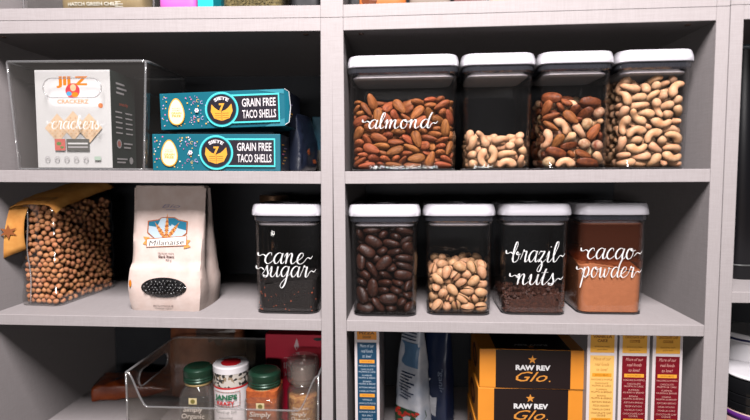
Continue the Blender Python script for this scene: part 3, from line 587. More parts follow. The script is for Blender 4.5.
   (-119, -239, 929, -12, 20, -37), (-291, -79, 356, -22, 174, 25), (-309, -76, 1208, -42, -175, -2), (324, -221, 177, 170, -5, 16), (-236, -140, 862, -140, -24, 61),
   (114, -155, 906, 79, 32, 41), (-159, -81, 68, 119, 2, 131), (98, -200, 792, -20, 24, 39), (340, -125, 894, 96, 133, 26), (175, -117, 190, -85, 2, 43),
   (108, -197, 538, -178, 2, 50), (-141, -88, 252, -91, 24, 119), (-232, -77, 539, 161, 39, 63), (332, 12, 1231, -48, 4, -133), (-196, 105, 96, -71, 30, 29),
   (-119, -190, 729, 64, -12, -45), (126, -172, 1100, 24, 160, 41), (15, 114, 1253, 148, 23, 42), (396, 182, 68, 106, 2, 85), (-206, 134, 402, -157, 16, 28),
   (196, 250, 586, -3, 10, 51), (320, -181, 577, 44, -11, -145), (211, -124, 657, 17, 163, 6), (-61, 305, 56, 4, 6, -67), (172, 352, 56, 7, 6, -24),
   (196, 166, 58, -12, 174, -48), (190, 124, 341, 107, 1, 133), (-29, 244, 550, 113, -31, 33), (6, -72, 1226, 4, 2, 8), (277, -81, 81, 18, 155, 35),
   (358, 377, 124, 67, 121, -41), (-272, 404, 351, 98, -159, -6), (392, -7, 279, -21, -133, 93), (348, 215, 201, -151, -39, -39), (198, 144, 181, -33, 162, -52),
   (-32, 360, 182, 16, 14, -18), (216, 354, 212, 82, 147, 33), (-80, 200, 198, -50, 34, 31), (111, -173, 318, -7, 10, -145), (-80, 287, 343, -37, 54, -176),
   (392, 45, 397, 1, 36, 87), (321, -18, 580, 60, 143, 10), (256, 122, 487, -1, 6, -177), (-260, 312, 514, -167, -13, 88), (167, 181, 723, -6, 8, -74),
   (-204, 114, 586, -13, -19, 35), (-241, 334, 675, -46, -26, 71), (38, 342, 800, -54, -29, 58), (-185, 158, 708, 165, -8, 24), (295, 2, 782, 0, -4, 159),
   (329, 5, 937, -86, -9, 28), (77, 338, 948, -41, 19, -146), (-247, 266, 934, 18, -42, -118), (250, 94, 946, 73, 125, 18), (119, 139, 1030, 0, 92, 34),
   (370, 314, 1278, -162, 10, 94), (50, 402, 1078, 81, -32, 7), (-193, 304, 1133, -121, 20, -85), (311, 298, 1132, 53, 9, -121), (259, 107, 1200, -131, 20, 28),
   (-39, 336, 1171, -17, -33, 87), (-171, 118, 1221, 163, 19, 40), (180, 397, 1228, 122, 39, 8), (-111, 297, 1272, -32, -180, -26),
  ],
 },
 'pistachio': {
  'pistachio': [
   (-314, -380, 534, -60, 39, -8), (-182, -377, 636, 0, 68, -127), (-92, -378, 352, -98, 42, -24), (14, -379, 728, 46, 29, -19), (356, -362, 639, 58, 72, -23),
   (130, -373, 343, 40, -175, -4), (226, -375, 500, -67, 137, -8), (206, -370, 730, 92, 50, -51), (139, -377, 72, -17, 175, 10), (-327, -378, 98, -12, 128, 9),
   (41, -370, 466, 40, -18, -28), (63, -373, 214, 132, 24, -22), (346, -366, 310, 60, 10, 27), (-47, -357, 586, 43, 153, 54), (345, -365, 76, 19, -176, 36),
   (-380, -195, 657, 78, 34, -110), (-341, -345, 389, -20, 151, 78), (-242, -350, 279, -78, 37, 108), (348, -313, 442, 19, 168, -39), (-236, -204, 734, 58, 12, 39),
   (115, -342, 595, -41, 13, 113), (-34, -356, 97, 109, -41, -99), (235, -350, 204, -78, -21, -118), (-177, -319, 78, -130, -9, 92), (-381, -296, 227, 93, 29, 96),
   (-114, -321, 213, -103, 15, -116), (359, 309, 764, 106, 24, 40), (374, -191, 729, -69, -26, 100), (-335, 304, 772, -92, 7, 94), (112, 246, 776, 6, 25, -116),
   (-144, -289, 494, 27, -167, 42), (-219, 149, 777, -178, 12, 78), (380, -257, 201, 56, 10, -85), (-62, -98, 737, -118, 7, 81), (84, -248, 720, 108, 31, -15),
   (-370, -232, 76, 0, 27, -124), (-260, -248, 582, -3, 50, 66), (-170, -238, 351, -85, 16, 5), (-8, 109, 756, -116, 3, 92), (-376, -208, 497, -8, -153, 79),
   (118, -69, 741, -6, -17, 9), (227, 374, 734, -71, -99, 89), (-349, -193, 323, 29, 37, 10), (-207, -194, 204, -62, 142, 47), (-376, 306, 618, -87, 36, -79),
   (271, -230, 314, -19, 179, 64), (-116, -221, 638, -80, -50, -60), (-306, 0, 715, 25, 11, 76), (211, 63, 720, -13, 162, 24), (230, -206, 558, -18, 3, 65),
   (-179, 377, 738, 60, -15, 2), (-75, 252, 695, -134, 9, 3), (337, -203, 69, 0, 5, 7), (359, -17, 694, 50, 32, 32), (84, 378, 237, -76, -137, -25),
   (122, -230, 70, -35, 175, 33), (-378, -42, 334, 34, 113, -74), (124, -246, 252, -7, -96, -78), (163, -239, 429, -97, 11, 45), (-370, 196, 445, 38, 72, 31),
   (-337, 252, 186, 20, 14, -19), (-339, -104, 201, -3, -7, 14), (-363, 344, 322, -37, 6, 68), (117, 221, 407, 20, -9, -57), (-362, 117, 606, -119, -16, 132),
   (-371, -43, 70, -35, 5, -114), (-380, 164, 80, -122, 28, 96), (66, 378, 76, 18, -4, 7), (379, -204, 569, -52, -9, 73), (-350, 361, 72, -109, 5, 42),
   (-235, -116, 86, -39, -153, -71), (173, 255, 277, -69, 161, 2), (-361, 352, 469, -64, -19, -135), (-183, 86, 638, 76, -44, 44), (-23, 257, 281, 44, 145, 56),
   (-365, -49, 589, -77, -146, -45), (379, -46, 90, -65, 42, 83), (221, 93, 302, 23, -155, -45), (-344, 40, 465, 19, 175, -26), (375, -30, 519, 56, -71, -99),
   (274, 89, 588, 90, 7, -71), (238, -199, 703, 101, 8, -84), (-197, -77, 637, -20, 41, -141), (-236, 156, 76, -15, -5, 103), (351, 357, 70, -35, 175, -46),
   (358, 172, 74, 71, -3, -44), (381, 254, 206, 88, 14, 85), (-381, 118, 306, -83, -49, -98), (361, 62, 198, 25, 23, 121), (-286, 55, 192, 22, 7, 22),
   (-64, 360, 187, -152, 10, -30), (247, 69, 76, 35, 25, 119), (-277, 380, 203, -93, 10, 163), (138, 252, 77, 21, -9, -161), (-87, 232, 72, 71, 5, -121),
   (212, 164, 175, 104, 2, 25), (258, -136, 194, -116, -17, 28), (349, 365, 320, -99, 17, -29), (-160, 218, 193, -38, 7, 91), (-238, 83, 323, -5, 31, 53),
   (377, 94, 348, 150, -31, -70), (3, 378, 416, -24, 139, -8), (-107, 183, 372, -59, 117, -2), (351, -56, 333, -71, -34, -16), (-243, -109, 408, 114, -98, 34),
   (346, -160, 439, 45, 16, -27), (333, 242, 396, -84, 10, -163), (206, -54, 616, -176, -4, -9), (248, 55, 440, -127, 21, -57), (161, 371, 559, 130, -14, -16),
   (330, 373, 473, 82, 10, -13), (53, 260, 537, -56, -21, -7), (379, 155, 507, -80, -29, 70), (258, 250, 521, 136, -28, 4), (56, -156, 616, 75, 9, -4),
   (367, 343, 608, 108, 24, -51), (378, 168, 658, -94, 10, -79), (-265, 218, 649, -68, -43, -140), (69, 344, 676, -76, 22, -65), (88, 152, 638, 76, -6, 167),
   (213, 241, 669, 87, 128, -40),
  ],
 },
 'cacao': {
  'cacao': [
   (-13, -389, 804, -90, 138, 3), (-273, -382, 1003, 115, -148, 1), (-164, -385, 1148, 104, 26, -3), (56, -390, 222, 90, -1, -178), (-187, -383, 402, -43, -84, -64),
   (-352, -370, 285, -78, -117, -33), (285, -378, 610, 116, 6, 7), (-302, -360, 79, -140, 6, -18), (-368, -351, 828, 50, 66, -87), (303, -354, 1322, -23, 12, 12),
   (357, -329, 1030, 145, 42, 71), (-196, -362, 692, -22, 57, 5), (97, -355, 1118, 149, 6, -20), (-190, -355, 1332, -6, -4, -2), (298, -352, 883, 12, -171, 17),
   (-106, -356, 129, -26, -49, -163), (299, -352, 756, 7, -161, 17), (139, -325, 979, 14, -14, -44), (311, -275, 1136, 37, 143, -7), (-331, -324, 617, 51, -166, -44),
   (154, -307, 359, 10, -172, -55), (2, -320, 470, 161, -13, -51), (-368, -263, 1255, 73, 34, 68), (365, -312, 446, -110, 26, -112), (13, -320, 599, -2, -22, -125),
   (-14, -304, 1247, -43, 12, 82), (189, -217, 1353, 31, 17, -152), (373, -303, 90, -66, -5, 72), (-48, -303, 1002, -23, -3, 102), (158, -303, 1221, 21, 173, -73),
   (244, -301, 162, -37, 7, 109), (-199, 275, 1375, 22, 170, 39), (-30, -313, 340, -16, -19, -63), (103, -301, 62, -175, 2, 81), (196, -305, 476, 169, -1, -66),
   (356, -301, 277, -25, -6, -101), (-363, -288, 479, -149, 7, 102), (91, -304, 722, 20, 7, -69), (-68, -277, 853, 133, 1, 20), (-58, -102, 1300, -52, -49, -4),
   (-380, 115, 1344, -116, -5, -85), (326, 67, 1307, -97, 9, -137), (-339, -88, 1099, -14, -171, 58), (-152, -230, 527, 34, 20, -143), (190, -197, 844, 13, 1, -127),
   (-194, -248, 1210, -72, 135, 23), (125, -74, 1316, -98, 35, -125), (305, -109, 235, -63, -14, -168), (53, 252, 1320, -142, 20, -23), (-320, -182, 836, 0, -164, -39),
   (264, -154, 415, 8, 59, -124), (203, -222, 612, -6, -143, 105), (316, -109, 70, 154, -5, 36), (-303, -226, 187, 163, 5, -21), (-238, -46, 1318, -21, -173, 72),
   (384, -73, 416, 66, 32, -87), (-142, -148, 232, 171, 15, -55), (-305, -234, 323, 138, 10, -15), (273, -168, 728, 154, -14, -12), (269, -143, 1250, -20, 161, -39),
   (372, -164, 620, -50, -3, 84), (253, -157, 976, 10, 161, -3), (-358, -202, 995, 32, -162, 73), (390, -81, 1168, -88, 43, -87), (78, -249, 215, -44, 149, 28),
   (-361, -163, 708, 152, -15, -84), (388, -105, 880, -94, 8, -88), (-118, -199, 727, -6, 20, -66), (76, -6, 1144, -1, 176, -85), (174, -164, 1085, 46, 17, -152),
   (319, 2, 706, 17, -37, -6), (-107, 151, 570, 28, 11, 34), (355, 114, 299, 0, -9, -86), (-329, -102, 527, -29, 32, -37), (-204, -142, 624, 169, -7, 55),
   (68, 305, 889, -70, 27, -73), (-217, -31, 945, 55, 145, -36), (-171, -149, 380, -5, -12, -88), (365, 220, 712, 153, -19, 87), (-133, -174, 1095, -13, 26, -170),
   (-304, 15, 74, 0, -14, 179), (-18, 207, 306, -126, 21, -3), (-128, 119, 410, -123, -16, 21), (-174, -174, 906, 173, 30, 51), (-174, 181, 1270, 18, -21, -37),
   (-305, -190, 61, -180, 5, -32), (337, 308, 68, -26, -1, 117), (305, 377, 218, 76, 156, -18), (-344, 55, 358, -38, -36, -64), (137, 275, 399, 159, 3, 102),
   (317, 378, 426, -80, -37, -16), (70, 250, 619, -127, 30, 37), (274, 85, 813, -42, 19, 81), (-78, 231, 1006, -180, 0, -4), (-308, -44, 1215, 167, 10, -31),
   (288, 91, 67, -26, 178, -6), (-351, -71, 273, 101, -70, -37), (162, 317, 285, -21, 3, 131), (9, 324, 472, 15, 16, -144), (310, 265, 538, 92, 21, 156),
   (-388, 154, 497, -90, -9, -87), (197, 152, 602, 24, -69, -112), (-390, 44, 977, 88, 46, -93), (-106, 168, 893, -25, -3, 14), (149, 301, 66, 10, 9, -91),
   (-306, 197, 71, 28, 9, -165), (-66, 168, 61, 0, -178, 34), (301, 223, 173, 5, -5, -21), (-97, 302, 193, 144, -16, 84), (57, 300, 166, 169, -2, 98),
   (-145, -132, 100, 34, -24, 128), (-343, 329, 108, 144, 35, 64), (304, 37, 177, -154, 5, -21), (-304, 370, 240, 61, -15, -166), (-303, 70, 191, 27, -1, 155),
   (-215, 170, 251, 155, -6, -51), (-210, -7, 502, 102, 9, -39), (351, 206, 406, 2, 30, 98), (-299, 238, 361, 11, 11, -178), (-312, 377, 440, 98, 150, 16),
   (277, 389, 608, -93, 155, -7), (317, 52, 557, 28, 17, -142), (-328, 263, 609, 141, -15, -52), (-21, 349, 637, 74, 12, 34), (-261, 384, 655, 65, -19, 177),
   (-307, 57, 657, -21, 166, -14), (390, 197, 898, 89, -18, -88), (-348, 258, 766, 0, -14, 111), (-43, 317, 797, 150, 13, -47), (158, 310, 722, 147, -1, -54),
   (-322, 8, 779, 2, -5, 135), (-158, 132, 755, 12, -140, 51), (256, 389, 831, 90, -179, 1), (-346, 197, 883, -26, 15, -68), (-227, 326, 822, 123, 30, -46),
   (369, 351, 1058, -129, -66, -32), (219, 204, 872, 55, 23, -131), (-322, 349, 1067, -20, 39, -163), (295, 25, 983, 5, 33, 157), (260, 159, 1037, -18, 8, 37),
   (327, 89, 1145, -40, 2, -129), (72, 223, 1142, 90, 3, -25), (-372, 208, 1157, -79, 26, 113), (339, 311, 1236, -27, 18, 119), (-162, 38, 1154, -25, -172, -31),
   (218, 139, 1270, 93, -28, 57), (3, 91, 1241, -3, 14, 124), (-50, 362, 1270, 49, -14, 22), (-306, 373, 1258, 111, -13, 17), (158, 355, 1241, 0, 144, -8),
  ],
 },
 'chickpea': {
  'chickpea': [
   (210, -660, 1082, 156, -3, 45), (270, -566, 1335, 138, -64, 46), (218, -660, 1317, -166, -19, -1), (243, -658, 1415, -68, -63, -75), (230, -660, 220, 129, 78, -12),
   (241, -660, 739, 2, -157, 62), (270, -416, 861, 11, 3, 17), (190, -660, 825, 149, -7, 39), (128, -660, 1364, 7, -38, -126), (-106, -660, 1514, -33, 24, 5),
   (-32, -660, 1589, 0, -3, 164), (269, -631, 1509, 62, -36, -145), (224, -660, 50, -43, -137, 84), (270, -565, 213, 13, -147, 16), (228, -660, 396, 129, -12, -67),
   (-22, -660, 834, -34, -127, 57), (-42, -660, 1222, -12, 16, 0), (270, -607, 1144, 44, -109, -48), (192, -660, 1181, 23, -40, 98), (153, -660, 1461, 86, 153, -21),
   (240, -660, 1641, -81, -36, 57), (-128, -660, 312, 81, -1, -52), (268, -632, 883, 174, -1, -77), (270, -471, 284, -141, -62, 6), (270, -568, 387, -94, -3, -112),
   (270, -587, 1046, -68, -43, -16), (-13, -660, 1125, -140, 1, 86), (2, -660, 1026, -10, 19, -30), (160, -660, 922, 13, 57, -97), (34, -660, 1399, 79, 16, -147),
   (-136, -660, 1614, 38, 150, 41), (5, -660, 1495, -36, 147, 67), (-250, -650, 1582, 177, -11, -73), (100, -660, 1610, -59, 43, -70), (134, -660, 1263, -16, -12, 22),
   (270, 12, 1667, -11, 29, 126), (185, -660, 1557, -33, -66, -30), (270, -563, 1639, -41, -8, -97), (177, -660, 484, -143, -53, -14), (270, -409, 50, 30, -37, 157),
   (174, -660, 312, -37, -25, -36), (270, -627, 134, -130, -24, 42), (24, -660, 574, -35, -8, 149), (270, -618, 652, -6, 47, -52), (270, -231, 1361, 58, 101, 33),
   (270, -534, 707, 2, -136, 26), (128, -660, 746, -74, 78, -34), (270, -251, 1173, -162, 63, -44), (132, -660, 1018, 6, -28, 4), (270, -427, 1060, 23, -31, 105),
   (-59, -660, 1321, 55, 9, 135), (56, -660, 1199, 121, -80, -7), (270, -582, 796, -57, 133, 28), (240, -660, 983, -63, 51, 69), (270, -360, 1517, -92, 53, 97),
   (-215, -660, 1676, 13, 17, 117), (270, -487, 1572, -158, -3, -88), (270, -118, 50, -2, -146, -123), (73, -660, 138, -22, -57, 106), (270, 302, 135, 178, -13, 45),
   (-228, -660, 662, 13, -163, 47), (-64, -660, 1422, -16, 61, 133), (123, -660, 224, 12, -31, -152), (269, -435, 1235, 38, 16, -11), (270, -631, 309, 62, 170, 25),
   (270, 23, 296, 10, 19, 53), (270, -621, 479, -10, 27, -58), (270, -412, 758, -84, -170, 14), (124, -660, 399, -92, 56, -87), (270, -134, 311, -112, -139, -18),
   (270, 43, 553, 51, -24, 128), (-76, -660, 749, -18, -14, 122), (-142, -660, 1207, 23, -142, 100), (77, -660, 659, 7, 61, -113), (-112, -660, 1110, 89, 37, 96),
   (270, -266, 914, 93, -7, -93), (270, 472, 845, -22, 22, -12), (-176, -660, 749, 11, 61, -124), (270, -505, 986, -42, -33, -126), (228, -660, 570, 112, 0, -153),
   (27, -660, 746, -55, -137, 17), (270, -612, 1245, 88, -5, 44), (270, -129, 1401, 141, -16, 78), (-241, -659, 1222, -36, -150, 28), (270, -302, 1652, -1, -177, 10),
   (270, 201, 1433, -155, 54, -54), (270, -465, 1464, -23, 37, 164), (270, -282, 50, 110, 23, 73), (270, 247, 50, -24, 3, 38), (-78, -660, 50, 95, 10, 47),
   (270, -570, 50, -78, 2, -3), (270, -86, 399, 89, -118, -11), (23, -660, 225, 2, -17, 123), (270, -297, 306, 64, 25, -114), (-78, -660, 225, 96, 129, -2),
   (-178, -660, 400, -40, -27, 34), (-77, -660, 574, -87, 31, 123), (270, 133, 433, -60, 56, 132), (178, -660, 658, 58, -155, 28), (270, -319, 628, 25, 36, 123),
   (127, -660, 571, 15, -121, 63), (270, -180, 971, -52, -6, -159), (88, -660, 838, -66, -16, 41), (270, -568, 565, -69, 14, 42), (270, -179, 641, -14, 22, 153),
   (270, 93, 794, 89, 13, 111), (270, 631, 1026, -33, -42, -169), (-208, -660, 1080, -168, -36, 2), (270, -182, 1246, -56, -139, 44), (270, 129, 1289, 10, 47, -89),
   (270, 376, 1331, 75, 129, 25), (270, 347, 1134, 55, -128, -9), (-164, -660, 1406, -37, 164, 22), (115, -660, 1117, 58, -158, -38), (266, 504, 1676, 17, 178, -63),
   (22, -660, 50, 29, -31, -13), (123, -660, 50, -66, -115, -27), (270, 104, 634, 16, -40, -176), (270, -60, 753, -42, 27, 107), (270, 464, 130, 143, 9, -25),
   (-178, -660, 50, -79, -57, -6), (23, -660, 399, -29, 26, -118), (270, -195, 391, 158, -58, -15), (270, -408, 151, 111, 66, -63), (270, 139, 134, 12, 20, 18),
   (270, 254, 323, 32, 52, 112), (-178, -660, 225, -25, 5, -95), (-28, -660, 312, -5, -4, 132), (74, -660, 486, 67, -30, 37), (-128, -660, 487, -157, 78, 19),
   (-127, -660, 661, -35, -18, -144), (-27, -660, 486, 27, -174, -66), (-26, -660, 661, 5, -127, -78), (270, 22, 1028, -68, -153, -23), (270, -521, 476, 13, 110, 84),
   (270, -223, 550, 112, -14, -1), (-38, -660, 933, 62, -149, -18), (270, -70, 856, 51, 47, -107), (-198, -660, 980, -63, -3, -108), (-102, -660, 1010, -76, 166, 11),
   (270, -236, 1074, 2, -127, -72), (270, 120, 1189, -17, 37, -3), (270, 218, 1034, 49, 30, -160), (270, 494, 1100, 20, 20, 148), (270, -482, 1145, 113, -8, -120),
   (270, -265, 1552, -143, -15, -101), (270, -433, 1335, 105, -1, -157), (39, -660, 1298, -92, 15, 33), (270, -563, 1435, -107, 7, -40),
   (270, -471, 1678, -59, 157, -16), (73, -660, 312, 47, -123, 91), (174, -658, 137, -75, 163, -29), (270, 27, 196, 8, -15, -66), (-28, -660, 138, 24, -116, -45),
   (270, 500, 610, 24, -172, 63), (-128, -660, 138, -109, -53, -96), (270, -441, 661, -96, 132, -40), (-214, -660, 842, -162, 75, -32), (-133, -660, 902, -83, 2, 90),
   (270, 447, 696, -18, 51, 103), (270, 338, 630, 171, -1, -59), (270, -32, 1112, -81, 12, -77), (270, -185, 741, 67, -15, 3), (270, 89, 952, 23, 122, 113),
   (270, -197, 841, 151, 6, 51), (270, 349, 1234, -144, 24, -68), (-160, -660, 1306, 43, 50, 121), (270, -376, 1418, 33, 22, -96), (62, -660, 945, -98, 31, 87),
   (267, -22, 1572, -131, 13, 10), (270, 277, 1498, -56, 165, -35), (-229, -660, 138, -124, 70, 28), (270, 286, 717, -25, -48, 147), (270, 368, 210, 9, -50, 151),
   (-228, -660, 487, -62, -45, 23), (270, 102, 1090, 9, 114, -136), (-78, -660, 399, 48, 110, 18), (270, -19, 474, 91, -160, 4), (270, 407, 445, -178, 50, 34),
   (270, -110, 1176, 11, 156, -66), (270, -280, 1449, 180, 21, 65), (270, 349, 1428, 25, 100, 25), (270, -395, 1612, 103, -22, 144), (270, 526, 1578, -60, 37, 54),
   (270, -364, 398, -107, 66, -21), (270, -58, 142, -28, 144, 64), (270, 526, 50, 22, 40, -70), (270, -60, 637, 38, 46, 12), (270, -508, 130, 80, -50, -47),
   (270, -229, 232, 12, 139, 27), (270, -378, 514, -18, 41, -179), (270, -321, 830, -91, -13, -133), (270, 184, 836, -26, -14, 113), (270, 630, 232, 30, 162, 38),
   (270, 190, 685, 12, -135, 2), (270, -136, 1062, 137, -15, -30), (-270, -622, 1311, 172, -35, -17), (270, -14, 1211, 73, -19, -82), (270, -315, 729, -76, 44, -82),
   (270, 326, 913, -81, 27, -8), (270, 224, 1331, 102, 69, 29), (270, -381, 1150, 46, 19, 50), (270, 341, 1033, -55, 43, -17), (270, -408, 962, -31, -51, -84),
   (270, 460, 1005, -50, 67, 150), (270, -174, 1510, 40, -103, -23), (270, -200, 1628, 121, -18, -54), (263, 302, 1596, 18, 46, -60), (270, 537, 1418, -4, -49, 154),
   (270, -220, 130, 158, -53, 15), (-229, -660, 312, -2, -144, -80), (270, -468, 561, 89, -143, -27), (270, -332, 1028, -13, 1, -25), (270, 493, 386, 41, 138, -45),
   (270, 32, 713, 24, -28, 58), (-178, -660, 574, -61, -176, 30), (270, -344, 1289, 16, 28, -35), (270, 297, 817, -122, -20, -5), (270, 558, 903, 9, -168, -49),
   (270, 189, 938, -78, 5, -39), (261, 639, 525, 99, -63, -2), (270, 489, 1316, -20, 174, 69), (270, -378, 247, -57, 29, -44), (270, -17, 50, 27, -17, 173),
   (270, -289, 468, 149, 32, 60), (270, 232, 459, -51, 160, -18), (270, 117, 333, -52, 44, -78), (270, -310, 173, -68, 20, 139), (270, -131, 211, -139, -8, -103),
   (-270, -624, 919, -157, -51, 3), (270, 29, 871, -66, 22, -166), (-201, -633, 1496, -97, 16, 82), (270, 575, 1264, 54, 6, 91), (270, -76, 1487, 37, -111, 45),
   (270, 78, 1583, 94, -21, 1), (270, 69, 1370, 97, 28, -46), (-262, -638, 1410, -56, -163, -36), (270, 574, 1162, 44, -13, -123), (270, -99, 1637, -57, 38, 83),
   (270, 374, 1526, 119, 2, 79), (270, 600, 1647, 9, -40, 83), (270, 191, 585, -64, 38, 64), (270, 83, 50, -161, -13, -31), (270, 316, 403, -86, 69, -45),
   (270, 388, 544, 11, 28, 41), (270, 224, 215, 53, -160, -52), (270, -122, 558, 2, 50, 168), (270, 284, 545, 68, 3, -112), (270, 567, 455, -173, -18, 68),
   (270, -468, 385, -96, 22, -152), (270, -28, 1398, 27, -106, -32), (-270, -477, 1673, -55, -22, -70), (270, 27, 1485, -32, 56, -86), (270, 112, 1678, -174, 73, -11),
   (270, 470, 1493, 82, 51, -60), (270, 593, 1502, 119, -8, 74), (-270, -608, 1140, -117, 35, -18), (270, 453, 291, -173, -25, 40), (270, 626, 50, -158, -56, -30),
   (270, 354, 310, 108, -10, -111), (270, 120, 233, -127, -39, 56), (270, -80, 956, 80, -41, -4), (270, 392, 784, -10, -51, 51), (211, -9, 1318, 43, 179, -26),
   (270, 212, 1231, -58, -84, -35), (270, 211, 1658, -14, -105, -44), (240, 433, 1602, 111, 8, -101), (255, 202, 1132, 4, 135, 77), (270, 564, 802, 143, -5, 84),
   (201, -561, 1565, -133, -124, 10), (270, 435, 1182, 159, -62, -46), (-65, -574, 1630, 9, 9, 113), (270, 600, 617, 42, 49, -39), (270, 564, 144, 70, 34, -3),
   (270, 483, 511, -30, 44, 91), (63, -527, 1671, -23, 27, 156), (247, 150, 1517, -41, -167, 40), (270, 358, 50, 85, 104, 24), (211, -107, 477, -5, -57, 86),
   (270, 552, 305, -51, -43, -18), (266, 548, 703, 55, 131, 22), (252, 648, 330, -24, -170, 51), (252, 648, 704, -53, 160, -18), (244, 656, 1318, -55, -46, 0),
   (211, 60, 1245, -46, -128, 28), (211, -496, 877, -157, -23, 77), (-270, -618, 574, 63, -20, -44), (-270, -623, 745, 100, -159, -8), (97, 90, 1671, -99, -22, 94),
   (-29, -486, 1663, -69, -8, 31), (254, 646, 1418, -33, -2, -178), (245, 655, 903, -52, 20, 133), (241, 660, 1571, -13, -18, 68), (-270, -618, 50, -122, 22, -39),
   (-270, -618, 399, -56, 36, 69), (240, 660, 1117, -37, 13, 29), (168, 491, 1642, 172, 20, 9), (-270, -618, 225, 85, 10, -157), (240, 660, 140, 2, 21, -163),
   (-270, -468, 835, -43, 179, -7),
  ],
 },
 'chickpea_rest': {
  'chickpea': [
   (211, -573, 941, -63, 33, 59), (-270, 157, 1667, -113, -2, -137), (240, 660, 1218, -110, -33, -36), (147, -579, 1648, 144, -5, -77),
   (-46, -580, 1530, -27, -107, -133), (241, 660, 803, 94, 39, 47), (211, 480, 926, 11, 168, -87), (210, 550, 224, -74, 1, 107), (241, 660, 429, 49, -102, -117),
   (211, 218, 762, -8, 29, 30), (2, -342, 1664, 0, 0, -24), (211, -545, 1197, 18, -174, 57), (184, -472, 1522, -7, 27, 29), (208, 220, 1578, -146, 30, 33),
   (34, -567, 1470, -92, 34, 14), (211, 46, 375, -97, -26, -117), (211, 166, 507, 114, 50, -53), (211, 388, 966, 26, -32, 17), (-136, -505, 1648, -63, -16, 4),
   (242, 442, 1401, 54, -4, 54), (-203, 486, 1677, 85, 65, 80), (211, -348, 907, 35, 15, 47), (211, 335, 482, -65, -12, -174), (-270, 120, 1128, -86, 46, 102),
   (211, 11, 792, -43, -4, -75), (211, 199, 384, 152, 0, -73), (-270, -64, 487, -120, 0, -26), (211, -304, 548, 64, 50, -21), (211, -393, 595, 97, 33, -5),
   (211, 393, 866, 99, -20, -45), (175, -556, 1468, 73, -158, -19), (-270, -275, 1045, 62, -28, -56), (108, -601, 1529, 139, 5, 34), (211, -499, 1287, 132, -47, 80),
   (-270, 24, 1666, 11, -22, 102), (-191, 264, 1650, -12, 60, -148), (-241, 660, 1664, -41, 75, 90), (-270, -444, 1360, 56, 58, 127), (211, -496, 1388, 32, -156, 74),
   (211, -158, 1325, 28, 25, 58), (211, 297, 250, -23, 140, -97), (-270, 215, 658, 59, -13, 177), (-270, -518, 748, -2, -172, -90), (-270, -222, 959, 16, -6, 106),
   (207, -108, 1559, 0, 42, -81), (211, 511, 1213, -45, 140, -46), (211, -509, 1068, -51, -168, 43), (183, 660, 983, 20, -126, -72), (-270, -574, 1006, -84, -26, 25),
   (-149, 132, 1652, -23, -147, -99), (109, 593, 1660, -140, -3, -42), (-270, 120, 828, 122, -4, -87), (211, 274, 1396, 53, -6, 145), (211, -200, 50, -35, 17, 111),
   (-226, 660, 109, 39, 136, -79), (211, -215, 312, -13, 25, -106), (211, 413, 1073, -138, -37, 89), (211, -401, 326, -51, -168, 9), (211, -313, 1365, 12, 5, 52),
   (-270, 146, 731, -38, -19, 133), (209, 565, 1343, -166, -2, 44), (211, -252, 676, 43, 10, -78), (211, -86, 1254, 86, 26, -8), (-270, -567, 1530, 1, 59, -136),
   (-270, 469, 1168, -97, -37, -104), (-185, 365, 1651, 93, 41, 31), (211, -139, 899, 10, -174, -83), (211, -254, 783, -41, -6, -145), (211, 279, 980, 8, 50, 88),
   (-270, 187, 50, -63, 39, 73), (147, 660, 177, -85, -1, -29), (-270, 137, 138, -51, -58, -95), (83, 601, 1127, -123, 0, 52), (-270, 238, 312, -71, -169, 3),
   (211, -311, 1107, 44, -27, 45), (-270, -230, 1135, 40, -136, 61), (-270, -366, 835, -30, -70, 158), (-270, 20, 1143, -166, 2, -100), (209, 562, 983, 157, -38, 16),
   (-270, -24, 678, 4, 6, -81), (-270, 199, 1191, -93, -12, -110), (211, 250, 884, -164, 26, -54), (211, 555, 550, -11, -175, 71), (-270, -34, 815, 65, 49, 74),
   (181, 596, 752, -158, 11, 21), (211, -257, 995, 30, -21, 95), (211, -325, 1209, 100, 23, 57), (91, -435, 1641, -125, -8, -79), (-195, -333, 1660, 0, 28, -6),
   (167, 308, 1550, -3, -112, 146), (-230, -553, 1621, -3, 57, 164), (88, 601, 1329, 35, 142, -31), (-270, 338, 138, 24, -150, -49), (-270, -64, 138, 26, -29, -26),
   (211, -180, 1133, -64, 17, 119), (211, 424, 1265, 51, 49, -35), (211, -255, 1282, 100, -46, 3), (211, 280, 1087, 72, 14, 148), (-270, -64, 312, -29, 66, -41),
   (211, -50, 223, -32, 6, 79), (211, -117, 695, -175, -20, 16), (210, 450, 210, -68, -35, 126), (-270, -14, 399, -41, 9, 81), (211, 22, 632, -100, 9, -18),
   (211, -207, 471, -41, -56, 37), (-270, -466, 1262, -53, 119, 74), (-270, -121, 924, 73, -12, -131), (185, -23, 1464, -63, -4, -9), (-270, -522, 920, -30, -119, -79),
   (186, 46, 1537, -158, 8, 94), (211, 151, 1368, -72, -41, 63), (-270, -370, 1011, 169, -42, -56), (211, 139, 1017, 35, -60, -131), (-270, 589, 781, -15, 156, 12),
   (211, -516, 627, 73, -34, -43), (-270, -471, 1007, -178, -38, -39), (211, -59, 1035, 31, -135, 56), (-96, -318, 1670, 161, -49, -41), (-270, -562, 1230, 139, 8, -79),
   (201, 92, 1449, 16, 26, -83), (-241, 660, 1249, -92, 25, 97), (-175, 601, 1200, 41, 11, 161), (-54, -498, 1470, 1, -36, -100), (-270, -316, 399, -17, -16, -144),
   (211, 165, 50, -80, 0, 164), (211, 444, 50, -5, -17, 3), (99, -490, 1470, -7, -60, 93), (211, 42, 1146, -62, 18, -124), (211, -489, 50, 22, 29, 50),
   (-270, -316, 748, -61, 17, 16), (-270, -165, 312, 14, -53, 155), (211, -472, 203, 18, -145, -43), (210, 221, 134, -149, 38, -56), (-270, 389, 399, -82, 3, -112),
